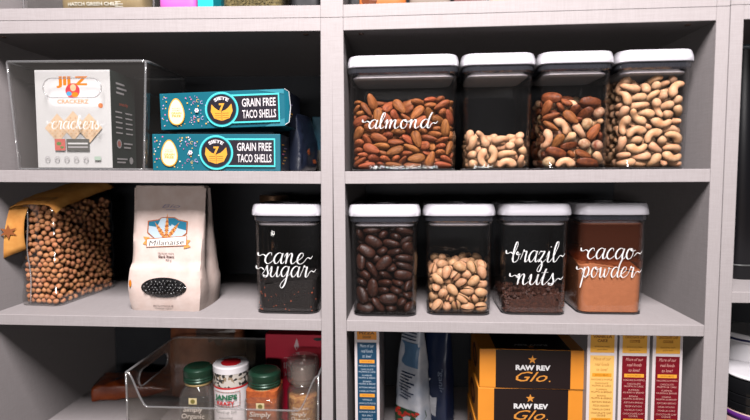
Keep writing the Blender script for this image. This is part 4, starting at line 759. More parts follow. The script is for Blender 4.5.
   (210, 182, 285, -45, 51, -135), (-270, 9, 584, -158, 56, 28), (-270, 472, 455, 119, 70, -20), (-220, 660, 281, -161, 7, 88), (-270, 630, 363, -36, 43, -12),
   (211, 63, 474, -69, -25, -121), (-270, -518, 574, -19, -177, 0), (210, -128, 798, 31, 166, -36), (211, 114, 715, -27, -27, -98), (-270, -417, 922, -98, 2, -53),
   (-268, 632, 537, -25, -32, -179), (-176, 601, 898, -21, -44, 114), (-42, 660, 717, 44, 5, -146), (211, 111, 873, -130, 29, 16), (-270, -572, 833, 15, -10, 67),
   (-38, -126, 1644, 40, 151, 62), (-270, -362, 1301, 152, -78, 25), (-270, 54, 1319, 121, -18, -72), (-76, -220, 1651, 32, -42, 167), (187, -296, 1504, 84, -13, 17),
   (211, -491, 776, 83, -70, 58), (211, 281, 1188, 101, 34, -2), (32, -582, 1593, 77, 54, 27), (89, -2, 1631, -178, 47, 18), (-270, 246, 1341, 72, 36, -78),
   (185, 226, 1481, -16, -64, 95), (152, 660, 1278, 53, 9, -154), (-270, -517, 50, 99, 24, -16), (-270, -316, 50, 27, -170, -41), (-270, -215, 50, 57, -73, 78),
   (-270, -14, 50, -61, 49, -46), (-270, -266, 486, -77, 156, 18), (-270, 288, 50, 10, -63, -159), (-270, -316, 225, 171, -34, -7), (-270, -14, 225, 9, -114, 27),
   (-270, 388, 225, 58, -11, -143), (-270, 489, 224, -35, 165, -36), (210, -138, 130, -50, 66, 128), (-270, -115, 399, -93, -67, -99), (-270, -16, 1238, 45, 8, 99),
   (-270, -467, 312, 149, -3, -14), (-270, -266, 312, -19, -70, 72), (102, 600, 320, 4, 115, -59), (211, -283, 387, -72, 26, 134), (-270, -517, 225, -16, 64, 82),
   (-270, -517, 399, 150, -44, -50), (-270, -316, 574, -17, -174, -66), (-270, 288, 225, -173, -34, 47), (61, 660, 712, 159, -59, -29), (210, -552, 294, -87, -23, 36),
   (-270, -315, 922, 73, -88, 34), (-270, -210, 745, 87, 14, -98), (-56, 660, 476, -177, -26, 44), (-270, -467, 661, 46, -86, 110), (-270, -103, 741, 56, -131, -1),
   (-270, -92, 584, 20, 35, 37), (-270, 231, 992, -77, -16, -57), (-270, 277, 579, -180, -49, -30), (-270, -154, 828, -28, 120, 60), (-20, 601, 402, -15, -12, -58),
   (58, 660, 425, 91, 41, -82), (211, 415, 363, -12, 0, 46), (-270, -34, 975, -91, -47, 86), (-135, 601, 459, -179, -40, 13), (211, 1, 948, 96, 149, 22),
   (-270, 127, 929, 74, 76, 11), (182, 563, 1463, 7, 36, 61), (-210, -512, 1470, -10, 13, -94), (-270, 137, 1029, 39, -49, 61), (-127, -569, 1470, 37, -114, -54),
   (-176, 601, 1099, 107, 1, 140), (211, 299, 1299, 142, 30, -44), (79, 660, 613, -163, 6, -56), (-270, -544, 1375, -5, -120, 120), (-270, -389, 1623, 8, 23, -50),
   (-270, 216, 1092, -64, 35, -78), (-241, 660, 947, -40, 59, 168), (155, 410, 1553, -36, -30, -91), (-270, -517, 1097, -117, -45, 38), (-270, 162, 1285, -28, 159, 40),
   (-270, 403, 1093, -66, 35, 72), (110, -262, 1668, -150, 14, 96), (-270, 390, 1230, -142, -15, 54), (105, -100, 1645, 130, -23, -25), (-270, 569, 981, 106, 24, 120),
   (188, -41, 1632, -103, -16, 56), (186, 60, 1637, -95, 2, -106), (-87, 660, 1385, 71, 50, 62), (182, 259, 1668, -166, -3, 1), (187, 355, 1637, -157, 0, -34),
   (148, 660, 1177, 3, 24, -36), (-181, 580, 1648, 95, 22, -142), (-270, -165, 138, 58, 25, 59), (-270, -115, 50, -55, -80, 82), (-270, 86, 50, 94, 11, -132),
   (120, 660, 904, -58, 137, -67), (210, -345, 100, -1, -51, 95), (-270, -266, 138, 69, 146, 38), (-270, 36, 138, 86, -3, -104), (-270, 87, 399, -32, 23, -93),
   (211, -41, 553, -12, -47, 30), (211, 33, 115, -26, 70, 113), (-270, -568, 138, 142, 31, 84), (-270, -366, 138, 96, -37, 16), (-270, -266, 661, 135, -3, -131),
   (-270, 238, 138, -141, 114, 8), (-270, -215, 574, 13, 48, -66), (-270, 338, 312, -47, 2, 129), (-176, 601, 177, -43, -5, -34), (-26, 660, 243, -30, -144, -30),
   (-270, -467, 138, 32, -25, 48), (-270, -417, 225, -83, -60, -66), (-270, -216, 225, 125, 39, 13), (-270, -115, 225, 13, -12, -149), (-270, -568, 312, 32, 30, -135),
   (-176, 601, 1320, 83, -127, -9), (211, -440, 462, 2, -23, 120), (211, 491, 765, -16, 16, 173), (-270, -417, 399, -124, 76, -10), (-270, -366, 487, 76, 19, 71),
   (-270, 36, 487, 117, 21, 64), (-270, 36, 312, 49, 18, 125), (-270, 572, 280, 106, -48, -96), (-270, 540, 138, 11, -16, 70), (-154, -428, 1470, 15, 24, 8),
   (-12, 660, 571, -109, -17, 85), (211, -53, 324, -103, -3, -34), (169, 660, 275, -23, 52, 54), (-270, -467, 486, 59, 156, -53), (-270, -417, 574, 25, 125, -81),
   (-270, -165, 486, -22, 164, -10), (-270, 75, 660, -22, 144, -89), (-91, 601, 549, -88, -8, 87), (211, 419, 619, -61, 51, 31), (-270, -568, 661, -31, 125, 60),
   (-270, -366, 661, -31, -40, 176), (-270, 525, 541, 29, -22, 51), (-270, -568, 486, 136, -27, -9), (211, 256, 635, -120, -25, 84), (-270, -41, 1352, -51, 150, 42),
   (-270, 467, 627, 97, 108, -63), (160, -120, 1470, 41, -11, 46), (23, 601, 498, 33, 149, 42), (-270, -417, 748, -128, 34, 46), (-45, 601, 1097, -27, 14, -4),
   (-173, 601, 613, 66, 6, -137), (-270, -343, 1411, 50, -71, -81), (-270, 480, 1028, -47, 154, -66), (-6, -415, 1596, -7, -9, -2), (178, 363, 1467, 27, -29, -146),
   (-270, -141, 1088, -107, -18, 22), (-270, 323, 1154, -32, -24, -89), (-110, 660, 1046, -26, 56, 138), (180, 597, 853, 119, -121, -3), (-270, 481, 928, 11, -32, -101),
   (-270, 403, 863, -121, 42, -21), (-72, -492, 1572, -55, -52, -25), (-270, -475, 1571, -3, -14, -27), (-270, 387, 990, 107, 25, 118), (-56, 601, 1209, 167, -59, 43),
   (-110, 660, 1147, -59, -15, -41), (207, 571, 1084, -14, 45, -174), (-270, -239, 1236, -61, 5, 0), (-270, 328, 796, -93, -115, 29), (112, -512, 1580, 59, 51, 30),
   (8, 660, 1159, -92, -56, -22), (-270, -172, 1653, -75, -15, 91), (-270, 347, 1324, -165, 31, 54), (-145, -570, 1569, 26, -107, 137), (187, -459, 1622, -162, 25, -14),
   (-270, 537, 1380, 25, -173, 38), (12, 660, 1360, 25, -101, 116), (184, 159, 1655, -168, 26, -46), (163, 660, 1378, -104, -51, -86), (188, 660, 1658, 179, -4, 32),
   (68, 504, 1636, -136, -54, 74), (36, 660, 1642, 85, 25, 12), (173, 660, 1491, 110, -138, 4), (-270, 439, 137, -102, 16, -91), (-72, -319, 1470, 14, -51, 160),
   (47, -164, 1470, 24, -3, 179), (113, 600, 103, -95, 148, 8), (51, 660, 50, 93, 1, 91), (175, 660, 50, 56, -47, 145), (-270, -417, 50, -15, -130, 21),
   (-270, 137, 486, 98, 7, 76), (-270, 439, 312, -127, -46, 39), (-69, 601, 50, -81, 105, 61), (107, -244, 1470, 36, -24, 16), (-270, 86, 225, -66, -49, -106),
   (-270, 338, 486, -23, 131, -77), (-129, 601, 704, 70, -109, 65), (-270, 590, 50, -64, -102, 43), (-270, 489, 50, 95, -160, 4), (-123, 660, 115, 46, -30, 156),
   (39, 601, 171, 42, 54, -91), (211, 382, 130, -159, 36, 27), (-77, 601, 307, -24, 17, 163), (-270, 187, 225, -80, 42, -89), (-270, 137, 312, -18, -35, -126),
   (-170, 601, 50, 158, 102, 8), (-75, 600, 180, 16, -158, 73), (-270, -366, 312, 161, -62, -39), (-270, 144, 587, -64, 20, -114), (-140, -233, 1470, 43, -31, -94),
   (-270, -215, 399, -10, -93, 83), (-270, 221, 891, 50, -155, 61), (-173, 601, 347, 2, -67, 108), (-270, -160, 658, -33, 30, -31), (-270, 187, 399, -87, -36, 79),
   (-270, 227, 791, 40, -30, -168), (-270, 570, 880, -58, -33, 118), (-270, 576, 454, -134, -7, -91), (73, 660, 245, -164, -60, 39), (-270, 238, 486, -2, 57, 147),
   (-270, 288, 399, -40, 156, 11), (-270, 378, 579, 50, 123, 16), (108, 290, 1470, -62, 24, 86), (-176, 601, 998, 69, 34, 116), (180, 660, 580, 104, 1, -77),
   (-270, 523, 368, -157, -22, -69), (87, 407, 1470, 85, 44, 103), (12, 601, 778, -65, -9, -165), (-270, -393, 1193, -126, 39, -22), (-270, 48, 757, 66, -5, -158),
   (-54, -26, 1627, -139, -24, -41), (182, -389, 1465, -55, -29, -80), (92, -344, 1470, -105, -53, 39), (208, -201, 1435, -52, 18, 11), (205, 574, 379, 12, 10, 68),
   (151, 660, 385, -139, 3, -117), (-199, -8, 1602, 28, 24, 68), (-270, 83, 1222, 87, -35, 24), (-270, 310, 1054, -12, -73, -174), (-270, 318, 916, 64, 11, -5),
   (-270, 348, 675, -51, 123, 14), (-270, 567, 632, 5, 45, -121), (1, -266, 1599, 22, -28, -173), (68, 65, 1559, -94, -12, 14), (170, 600, 469, -98, 4, -51),
   (-182, -128, 1629, -93, -44, -81), (-270, 51, 1419, -116, 41, 85), (-270, 512, 717, -121, 26, -85), (-49, 136, 1612, -110, 20, 129), (109, 225, 1547, -37, 128, 12),
   (-41, 601, 895, -40, 15, -109), (23, -493, 1538, 62, -47, 136), (94, -419, 1542, 20, 14, -124), (103, 660, 515, -36, 52, 126), (-141, 601, 804, -90, -127, -47),
   (-270, 416, 749, -56, 12, -76), (-270, 103, 1580, -13, -152, 35), (-105, 219, 1624, -41, -170, 57), (6, 601, 651, 76, 125, 53), (211, 367, 707, -40, 60, -76),
   (-270, 283, 1247, 98, -25, -38), (-270, 492, 815, 14, -176, 28), (84, -341, 1605, -131, -57, 27), (85, 601, 1228, 12, -106, 121), (5, 54, 1637, -60, 150, 45),
   (-6, 224, 1638, -25, 163, 15), (-239, 660, 847, 166, -31, 27), (-270, -432, 1460, 26, 165, -36), (-176, -234, 1652, 33, 174, -37), (-270, -80, 1611, 160, 34, 60),
   (-270, 145, 1384, 43, 11, 4), (-270, 542, 1279, 45, 62, 76), (-113, -411, 1615, -96, -32, -51), (1, 326, 1631, 25, -35, 38), (184, -281, 1603, -111, -82, 65),
   (174, -200, 1530, 62, 80, -73), (93, 285, 1627, 61, -23, -31), (92, 406, 1632, 46, -29, 155), (102, 601, 993, 27, 6, 21), (-270, 230, 1598, -40, 137, -59),
   (182, -376, 1565, 45, -32, -130), (173, -173, 1627, -6, -105, 126), (87, 186, 1641, 124, -13, 53), (-90, 382, 1623, 14, 162, -74), (-270, 569, 1182, 25, 89, 141),
   (-124, 503, 1617, -146, -42, -26), (-5, 435, 1636, 147, 2, 12), (-120, 660, 1260, -120, -4, -5), (9, 660, 1259, -174, 3, -39), (39, 660, 1059, -63, -6, 118),
   (186, -362, 1665, 146, -22, 15), (147, 660, 1076, -15, -142, -98), (-270, 418, 1643, -19, 45, 26), (-270, 447, 1313, 140, -3, -39), (-243, 657, 1048, 164, 34, -64),
   (-55, 601, 1310, -45, 21, -10), (-270, 631, 1341, 80, 5, -28), (-270, 566, 1082, 10, -63, 53), (-31, 533, 1642, -100, 73, 54), (-187, 660, 1401, -161, -55, -44),
   (80, 660, 1435, -94, -6, 19), (-270, 328, 1423, 144, -2, -120), (-55, 660, 1599, 138, -45, 69), (186, 579, 1596, -1, 116, -40), (171, 463, 1469, -74, -21, -44),
   (98, 594, 1509, 82, -5, -26), (-270, 512, 1606, 103, -66, 35), (-155, 660, 1592, 97, 55, -33),
  ],
 },
}
def unpack(key):
    return [(k, Vector((t[0], t[1], t[2]))*1e-4, Euler([math.radians(a) for a in t[3:]]).to_quaternion()) for k, L in PLACES[key].items() for t in L]
def pistachio_shell(L=.0228, W=.0154, H=.0147, gape=.16):
    V = []; F = []
    for s in (1, -1):
        b = len(V); R, n = 9, 7
        for i in range(R+1):
            t = i/R; u = (1-math.cos(PI*t))/2; r = math.sin(PI*t)*(1-.15*(u-.5)*2)
            for j in range(n+1):
                a = PI*j/n; p = Vector(((u-.5)*L, .5*W*r*math.cos(a), s*.5*H*r*math.sin(a)))
                h = Vector((-L/2, 0, 0)); q = p-h; an = s*gape*.5
                V.append((h.x+q.x*math.cos(an)-q.z*math.sin(an), q.y, q.x*math.sin(an)+q.z*math.cos(an)))
        for i in range(R):
            for j in range(n):
                q = (b+i*(n+1)+j, b+i*(n+1)+j+1, b+(i+1)*(n+1)+j+1, b+(i+1)*(n+1)+j); F.append(q if s < 0 else q[::-1])
    return V, F
NM = {'almond': ('almond', mesh('almond', *almond(), True), pmat('almond_skin', srgb(192, 112, 64), .55, var=.5, vscale=260, bump=.55, bscale=420, rnd=.28, hue=.012, stretch=(.35, 1.6, 1.6), c2=srgb(130, 68, 36), spec=.35)),
      'cashew': ('cashew', mesh('cashew', *cashew(), True), pmat('cashew_flesh', srgb(246, 200, 160), .5, var=.2, vscale=120, rnd=.10, hue=.006, c2=srgb(232, 164, 118), bump=.12, bscale=250, spec=.35)),
      'hazelnut': ('hazelnut', mesh('hazelnut', *hazelnut(), True), pmat('hazelnut_skin', srgb(230, 194, 156), .5, var=.4, vscale=130, rnd=.22, hue=.015, c2=srgb(150, 84, 46), spec=.35)),
      'pecan': ('pecan', mesh('pecan', *pecan(), True), pmat('pecan_skin', srgb(150, 78, 40), .5, var=.4, vscale=200, rnd=.25, c2=srgb(96, 44, 22), bump=.5, bscale=300)),
      'pistachio': ('pistachio', mesh('pistachio', *pistachio_shell(), True), pmat('pistachio_shell', srgb(236, 184, 142), .5, var=.2, vscale=150, rnd=.12, hue=.006, c2=srgb(210, 148, 104), spec=.4)),
      'cacao': ('cacao_bean', mesh('cacao_bean', *cacao_bean(), True), pmat('cacao_bean_skin', srgb(70, 36, 24), .45, var=.5, vscale=140, rnd=.35, c2=srgb(44, 21, 14), bump=.5, bscale=260, spec=.5)),
      'chickpea': ('chickpea', mesh('chickpea', *chickpea(), True), pmat('chickpea_skin', srgb(232, 168, 122), .55, var=.25, vscale=220, rnd=.14, hue=.006, c2=srgb(206, 130, 86), bump=.3, bscale=420, spec=.3))}
KERNEL = mesh('kernel', *ovoid(.0190, .0118, .0110), True); KMAT = pmat('pistachio_kernel', srgb(150, 120, 50), .6, var=.5, vscale=160, c2=srgb(120, 60, 50), rnd=.2)
KERNEL.materials.append(KMAT)
def pour(key, M, labels, group, rest_label=None):
    jit = random.Random(31)
    for k, p, q in unpack(key):
        nm, me, mt = NM[k]
        if key != 'chickpea': p = Vector((p.x*1.045, p.y*1.045, p.z))
        else: p = p+Vector((jit.gauss(0, .0005), jit.gauss(0, .0005), jit.gauss(0, .0011)))
        o = obj(nm, me, mt); o.matrix_basis = M @ Matrix.Translation(p) @ q.to_matrix().to_4x4()
        tag(o, labels[k], nm.replace('_', ' ').split(' ')[-1] if nm != 'cacao_bean' else 'cacao bean', group+(' - '+nm if len(labels) > 1 else ''))
        if k == 'pistachio': c = obj('kernel', KERNEL, None, o); c.location = (-.0006, 0, 0)
    if key+'_rest' in PLACES:
        V = []; F = []; me = None
        for k, p, q in unpack(key+'_rest'):
            nm, me, mt = NM[k]; m = Matrix.Translation(p) @ q.to_matrix().to_4x4(); b = len(V)
            V += [tuple(m @ v.co) for v in me.vertices]; F += [tuple(b+i for i in f.vertices) for f in me.polygons]
        o = obj(nm+'_filling', mesh(nm+'_filling', V, F, True), mt); o.matrix_basis = M
        tag(o, rest_label, nm, group, 'stuff')
def jm(k): x, y, z = JP[k]; return Matrix.Translation((x, y, z+.0042))
pour('almond', jm('almond'), {'almond': 'brown whole almond in the wide jar lettered almond'}, 'almonds in the almond jar', 'mass of almonds deeper inside the wide almond jar')
pour('cashew_low', jm('cashew_low'), {'cashew': 'pale cashew in the part-filled jar beside the almond jar'}, 'cashews in the part-filled jar', 'mass of cashews deeper inside the part-filled jar')
pour('mixed', jm('mixed'), {'almond': 'brown almond in the jar of mixed nuts', 'cashew': 'pale cashew in the jar of mixed nuts', 'hazelnut': 'round hazelnut in the jar of mixed nuts', 'pecan': 'ridged brown pecan half in the jar of mixed nuts'}, 'mixed nuts in their jar')
pour('cashew_high', jm('cashew_high'), {'cashew': 'pale cashew in the full jar at the right end of the row'}, 'cashews in the full jar', 'mass of cashews deeper inside the full jar')
pour('pistachio', jm('pistachio'), {'pistachio': 'tan pistachio in its split shell in the pistachio jar'}, 'pistachios in their jar')
pour('cacao', jm('cacao'), {'cacao': 'dark brown cacao bean in the leftmost lower jar'}, 'cacao beans in their jar')

# ------------------------------------------------------------------ grains, crumbs and powder: nobody could count them
rng = random.Random(11)
def fill_body(W, h, fn, n=6, z0=.0043, rows=10):
    """solid filling of a jar whose top follows fn(x, y)"""
    D = .1015; t = .0030; rings = []
    for i in range(rows+1):
        z = z0+(h-z0)*i/rows; g = .0052*min(1, z/.15)
        rings.append([(x, y, z+(fn(x, y) if i == rows else 0)*1) for x, y, z in rring(W+g-2*t, D+g-2*t, .014, z, n)])
    g = .0052*min(1, h/.15)
    for s in (.85, .65, .45, .25, .08):
        rings.append([(x*s, y*s, h+fn(x*s, y*s)) for x, y, z in rring(W+g-2*t, D+g-2*t, .014, h, n)])
    return loft(rings)
def lumps(count, W, h, size, shell=.006, top=None, shapes=5, seed=3, pow_=1.0):
    """joined little faceted grains over the outside of a jar filling"""
    r = random.Random(seed); V = []; F = []
    base = [(1, 0, 0), (-1, 0, 0), (0, 1, 0), (0, -1, 0), (0, 0, 1), (0, 0, -1)]; tri = [(0, 2, 4), (2, 1, 4), (1, 3, 4), (3, 0, 4), (2, 0, 5), (1, 2, 5), (3, 1, 5), (0, 3, 5)]
    for i in range(count):
        g = W/2-.0038
        f = r.random()
        if f < .62: x, y, z = r.uniform(-g, g), -g+r.random()**2*shell, .005+r.random()**pow_*(h-.005)
        elif f < .80: x, y, z = (-1 if r.random() < .5 else 1)*(g-r.random()**2*shell), r.uniform(-g, g), .005+r.random()**pow_*(h-.005)
        else: x, y, z = r.uniform(-g, g), r.uniform(-g, g), h
        if top: z = min(z, h+top(x, y)) if f < .8 else h+top(x, y)
        if abs(x) > g-.011 and abs(y) > g-.011:
            cx, cy = math.copysign(g-.011, x), math.copysign(g-.011, y); l = math.hypot(x-cx, y-cy)
            if l > .011: x, y = cx+(x-cx)*.011/l, cy+(y-cy)*.011/l
        s = size*r.uniform(.6, 1.3); q = Quaternion((r.gauss(0, 1), r.gauss(0, 1), r.gauss(0, 1), r.gauss(0, 1))).normalized(); b = len(V)
        for p in base:
            v = q @ (Vector(p)*s*r.uniform(.65, 1.1)); V.append((x+v.x, max(-g-.001, y+v.y), max(.0044, z+v.z)))
        F += [tuple(b+k for k in t3) for t3 in tri]
    return V, F
SUG = pmat('black_grain', (.012, .010, .011), .5, var=.5, vscale=900, bump=.9, bscale=900, c2=(.035, .028, .026), spec=.3)
top = lambda x, y: .004*math.sin(x*45)+.003*math.cos(y*60)+.0025*noise.noise(Vector((x*90, y*90, 1)))
o = obj('black_grain_filling', mesh('black_grain_filling', *merge(fill_body(.1015, .056, top), lumps(2600, .1015, .056, .0013, top=top, seed=5)), True, .6), SUG, None, ML @ Matrix.Translation(CANE))
tag(o, 'shiny black grains with red specks filling the cane sugar jar', 'grain', kind='stuff')
o = obj('red_grain_speck', mesh('red_grain_speck', *lumps(60, .1027, .050, .0020, shell=.001, seed=9)), pmat('red_grain', srgb(170, 86, 60), .5), None, ML @ Matrix.Translation(CANE))
tag(o, 'scattered red-brown specks among the black grains', 'grain', kind='stuff')
CRU = pmat('dark_crumb', srgb(88, 46, 30), .6, var=.5, vscale=300, bump=.6, bscale=400, c2=srgb(48, 22, 14))
top2 = lambda x, y: -.020*(y+.045)/.09*0+.006*noise.noise(Vector((x*60, y*60, 3)))-.010*abs(x)/.045*0+(.006 if x > .01 else -.002)
V1 = fill_body(.098, .026, top2); V2 = lumps(520, .1015, .034, .0042, shell=.008, seed=21, pow_=1.2)
o = obj('brazil_nut_crumb', mesh('brazil_nut_crumb', *merge(V1, V2), True, .5), CRU, None, Matrix.Translation(JP['brazil']))
tag(o, 'dark brown crumbled nuts in the bottom of the brazil nuts jar', 'nut crumbs', kind='stuff')
POW = pmat('cacao_powder_dust', srgb(206, 128, 88), .85, var=.12, vscale=120, bump=.25, bscale=500, spec=.1)
top3 = lambda x, y: .010*math.exp(-((x+.028)/.016)**2)-.006*(x+.03)/.07+.0025*noise.noise(Vector((x*120, y*120, 6)))+.010*(y/.05)
o = obj('cacao_powder', mesh('cacao_powder', *fill_body(.1015, .084, top3, n=8, rows=6), True, .6), POW, None, Matrix.Translation(JP['powder']))
tag(o, 'fine orange-brown powder filling half of the cacao powder jar', 'powder', kind='stuff')
DUST = clear('powder_dust_film', (.62, .40, .28), refl=.05, base=.0, haze=.30, hcol=srgb(120, 62, 40))
dz = [.086+i*(.148-.086)/8 for i in range(9)]
V = []; F = []
for i, z in enumerate(dz):
    g = .0052*min(1, z/.15); V += rring(.1015+g-.0052, .1015+g-.0052, .0145, z)
n = len(rring(1, 1, .1, 0))
for i in range(8):
    for k in range(n): F.append((i*n+k, i*n+(k+1) % n, (i+1)*n+(k+1) % n, (i+1)*n+k))
o = obj('powder_dust', mesh('powder_dust', V, F, True), DUST, None, Matrix.Translation(JP['powder']))
tag(o, 'thin film of brown powder dust inside the upper walls of the cacao powder jar', 'powder', kind='stuff')

# ================================================================== cartons
def carton(name, label, w, d, h, loc, mat, rz=0, left=False, group=None, bev=.0008, M=None, cat='box'):
    r = thing(name, label, cat, loc, rz, left, group, M)
    obj('carton', box_me('carton', -w/2, w/2, -d/2, d/2, 0, h, bev, 2), mat, r); return r
WHITE = flat('white', (.82, .80, .80)); BLACK = flat('black', (.012, .010, .010), .4); CREAM = flat('cream', srgb(250, 236, 200)); ORANGE = flat('orange', srgb(240, 140, 40))
GREY = flat('grey', srgb(110, 108, 104)); LGREY = flat('light_grey', srgb(205, 200, 202)); RED = flat('red', srgb(205, 40, 44)); PINK = flat('pink', srgb(226, 110, 130))

# ------------------------------------------------------------------ clear bin with the cracker box
ACR = clear('acrylic', (.985, .985, .98), refl=.75, rough=.03, base=.035, rim=2.4, haze=.016, hcol=(.8, .74, .70))  # haze paints a pale veil of reflected light over the walls
ACRIM = clear('acrylic_rim', (.86, .85, .85), refl=.75, rough=.10, base=.16, haze=.16)  # stronger haze imitates light caught along the edges
def bin_shell(wt, wb, dt, db, h, t=.0028, r=.012, n=5):
    zs = (.0, .002, h*.35, h*.7, h)
    W = lambda z: wb+(wt-wb)*z/h; D = lambda z: db+(dt-db)*z/h
    outer = [rring(W(0)-.006, D(0)-.006, r, 0, n)]+[rring(W(z), D(z), r, z, n) for z in zs[1:]]
    inner = [rring(W(z)-2*t, D(z)-2*t, r-t, max(z, t), n) for z in reversed((0, h*.35, h*.7, h))]
    return loft(outer+inner)
bx, by, bd, bh = -.4265, .012+.077, .154, .1705
b = thing('clear_bin', 'clear plastic bin lettered crackers holding the white cracker box', 'bin', (bx, by, S1T), left=True)
me = mesh('bin_wall', *bin_shell(.232, .213, bd, .146, bh))
cut = mesh('cut', *xf(loft([rring(.094, .030, .0149, -.02), rring(.094, .030, .0149, .02)]), Matrix.Translation((-.006, -bd/2, .1295)) @ Matrix.Rotation(PI/2, 4, 'X')))
cut2 = mesh('cut2', *xf(loft([rring(.094, .030, .0149, -.02), rring(.094, .030, .0149, .02)]), Matrix.Translation((0, bd/2, .1295)) @ Matrix.Rotation(PI/2, 4, 'X')))
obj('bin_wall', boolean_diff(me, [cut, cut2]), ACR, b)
rim = [(x, y, bh) for x, y, z in rring(.2312, bd-.0008, .0115, bh, 6)]
o = obj('rim', mesh('rim', *tube(rim, .0021, 6, True), smooth=True), ACRIM, b)
yf = lambda z: -(.146+(bd-.146)*z/bh)/2
for s in (-1,):
    ring = [(-.006+x, yf(.1295+y)-.0002, .1295+y) for x, y, z in rring(.094, .030, .0149, 0, 6)]
    obj('handle_slot', mesh('handle_slot', *tube(ring, .0009, 6, True), smooth=True), ACRIM, b)
foot = [(x, y, .0022) for x, y, z in rring(.2125, .1455, .0115, 0, 6)]
obj('base_rim', mesh('base_rim', *tube(foot, .0018, 6, True), smooth=True), ACRIM, b)
for sx in (-1, 1):
    pts = [(sx*((.213+.019*z/bh)/2-.0036), -((.146+.008*z/bh)/2-.0036), z) for z in (.003, .05, .1, .15, bh)]
    obj('corner_edge', mesh('corner_edge', *tube(pts, .0020, 6), smooth=True), ACRIM, b)
P = Print(); put_script(P, 'crackers', -.050, .044, .0655, .0125, VINYL)
for o in P.build(b, lambda u, v, l: (u, yf(v)-.0006, v)): o['label'] = 'white brush-script vinyl word'
CRG = pmat('cracker_box_green', srgb(46, 58, 54), .5, var=.1, vscale=40)
cw, deep, ch = .125, .075, .157
c = carton('cracker_box', 'white and dark green cracker box standing in the clear bin', cw, deep, ch, (-.4427, .030+deep/2, .0042), CRG, left=True)
P = Print()
P.rect(-cw/2+.0004, .0004, cw/2-.0004, ch-.0004, WHITE)
P.text('JILZ', -.0005, .1330, .0130, ORANGE, w=.052, bold=.045)
P.ell(0, .1235, .0118, .0118, flat('jilz_red', srgb(226, 78, 84))); P.ell(.001, .1285, .0050, .0056, flat('skin', srgb(250, 205, 160)))
P.ell(-.006, .119, .0045, .0035, flat('sky', srgb(90, 170, 215))); P.ell(.004, .1175, .0055, .004, ORANGE)
P.text('CRACKERZ', 0, .1035, .0062, flat('pale_orange', srgb(244, 170, 120)), w=.052, bold=.02)
P.ell(.0455, .100, .0040, .0040, flat('orange_seal', srgb(240, 140, 84)))
PEACH = flat('cracker_peach', srgb(250, 216, 182)); PEACH2 = flat('cracker_toast', srgb(240, 186, 134))
for i, x in enumerate((-.027, 0, .027)):
    z = .068-(.004 if i != 1 else 0)
    P.poly([(x-.0215, z), (x, z+.0235), (x+.0215, z), (x, z-.0235)], PEACH)
    for k in range(-2, 3):
        for q in range(-2, 3):
            if abs(k)+abs(q) <= 3: P.ell(x+(k-q)*.0042, z+(k+q)*.0042, .0011, .0011, PEACH2, 8)
P.rect(-.031, .028, -.0135, .0465, flat('square_red', srgb(226, 122, 112))); P.ell(-.024, .039, .004, .003, flat('leaf', srgb(120, 150, 90))); P.ell(-.019, .033, .003, .002, flat('leaf', srgb(120, 150, 90)))
P.rect(-.0115, .028, .0265, .0465, GREY); P.rect(-.009, .038, .024, .0405, WHITE); P.rect(-.009, .0325, .024, .0345, LGREY)
for x in (-.044, -.028, -.012, .004, .020): P.ring(x, .0145, .0030, .0042, LGREY, 16)
P.rect(.0345, .0125, .045, .0185, flat('pale_green', srgb(196, 216, 200)))
P.build(c, on_front(deep))
P = Print()
for k, (u, ww) in enumerate(((-.022, .026), (-.020, .030), (-.022, .024))): P.rect(u, .137-k*.0075, u+ww, .140-k*.0075, LGREY)
P.text('crunchy', 0, .1035, .0055, flat('orange_red', srgb(226, 92, 60)), w=.028, shear=.3)
for k in range(5):
    z = .091-k*.0085; P.rect(-.026, z, -.006, z+.0022, LGREY); P.rect(.004, z, .026, z+.0022, LGREY)
P.ell(-.018, .040, .0075, .0075, LGREY); P.ell(-.018, .040, .0050, .0050, flat('seal_rose', srgb(214, 130, 120))); P.rect(-.004, .040, .024, .0425, LGREY); P.rect(-.004, .0335, .018, .036, LGREY)
P.rect(-.026, .014, .006, .0165, LGREY); P.rect(-.026, .0085, .0, .011, LGREY); P.ell(.018, .013, .006, .006, LGREY)
P.build(c, on_right(cw))

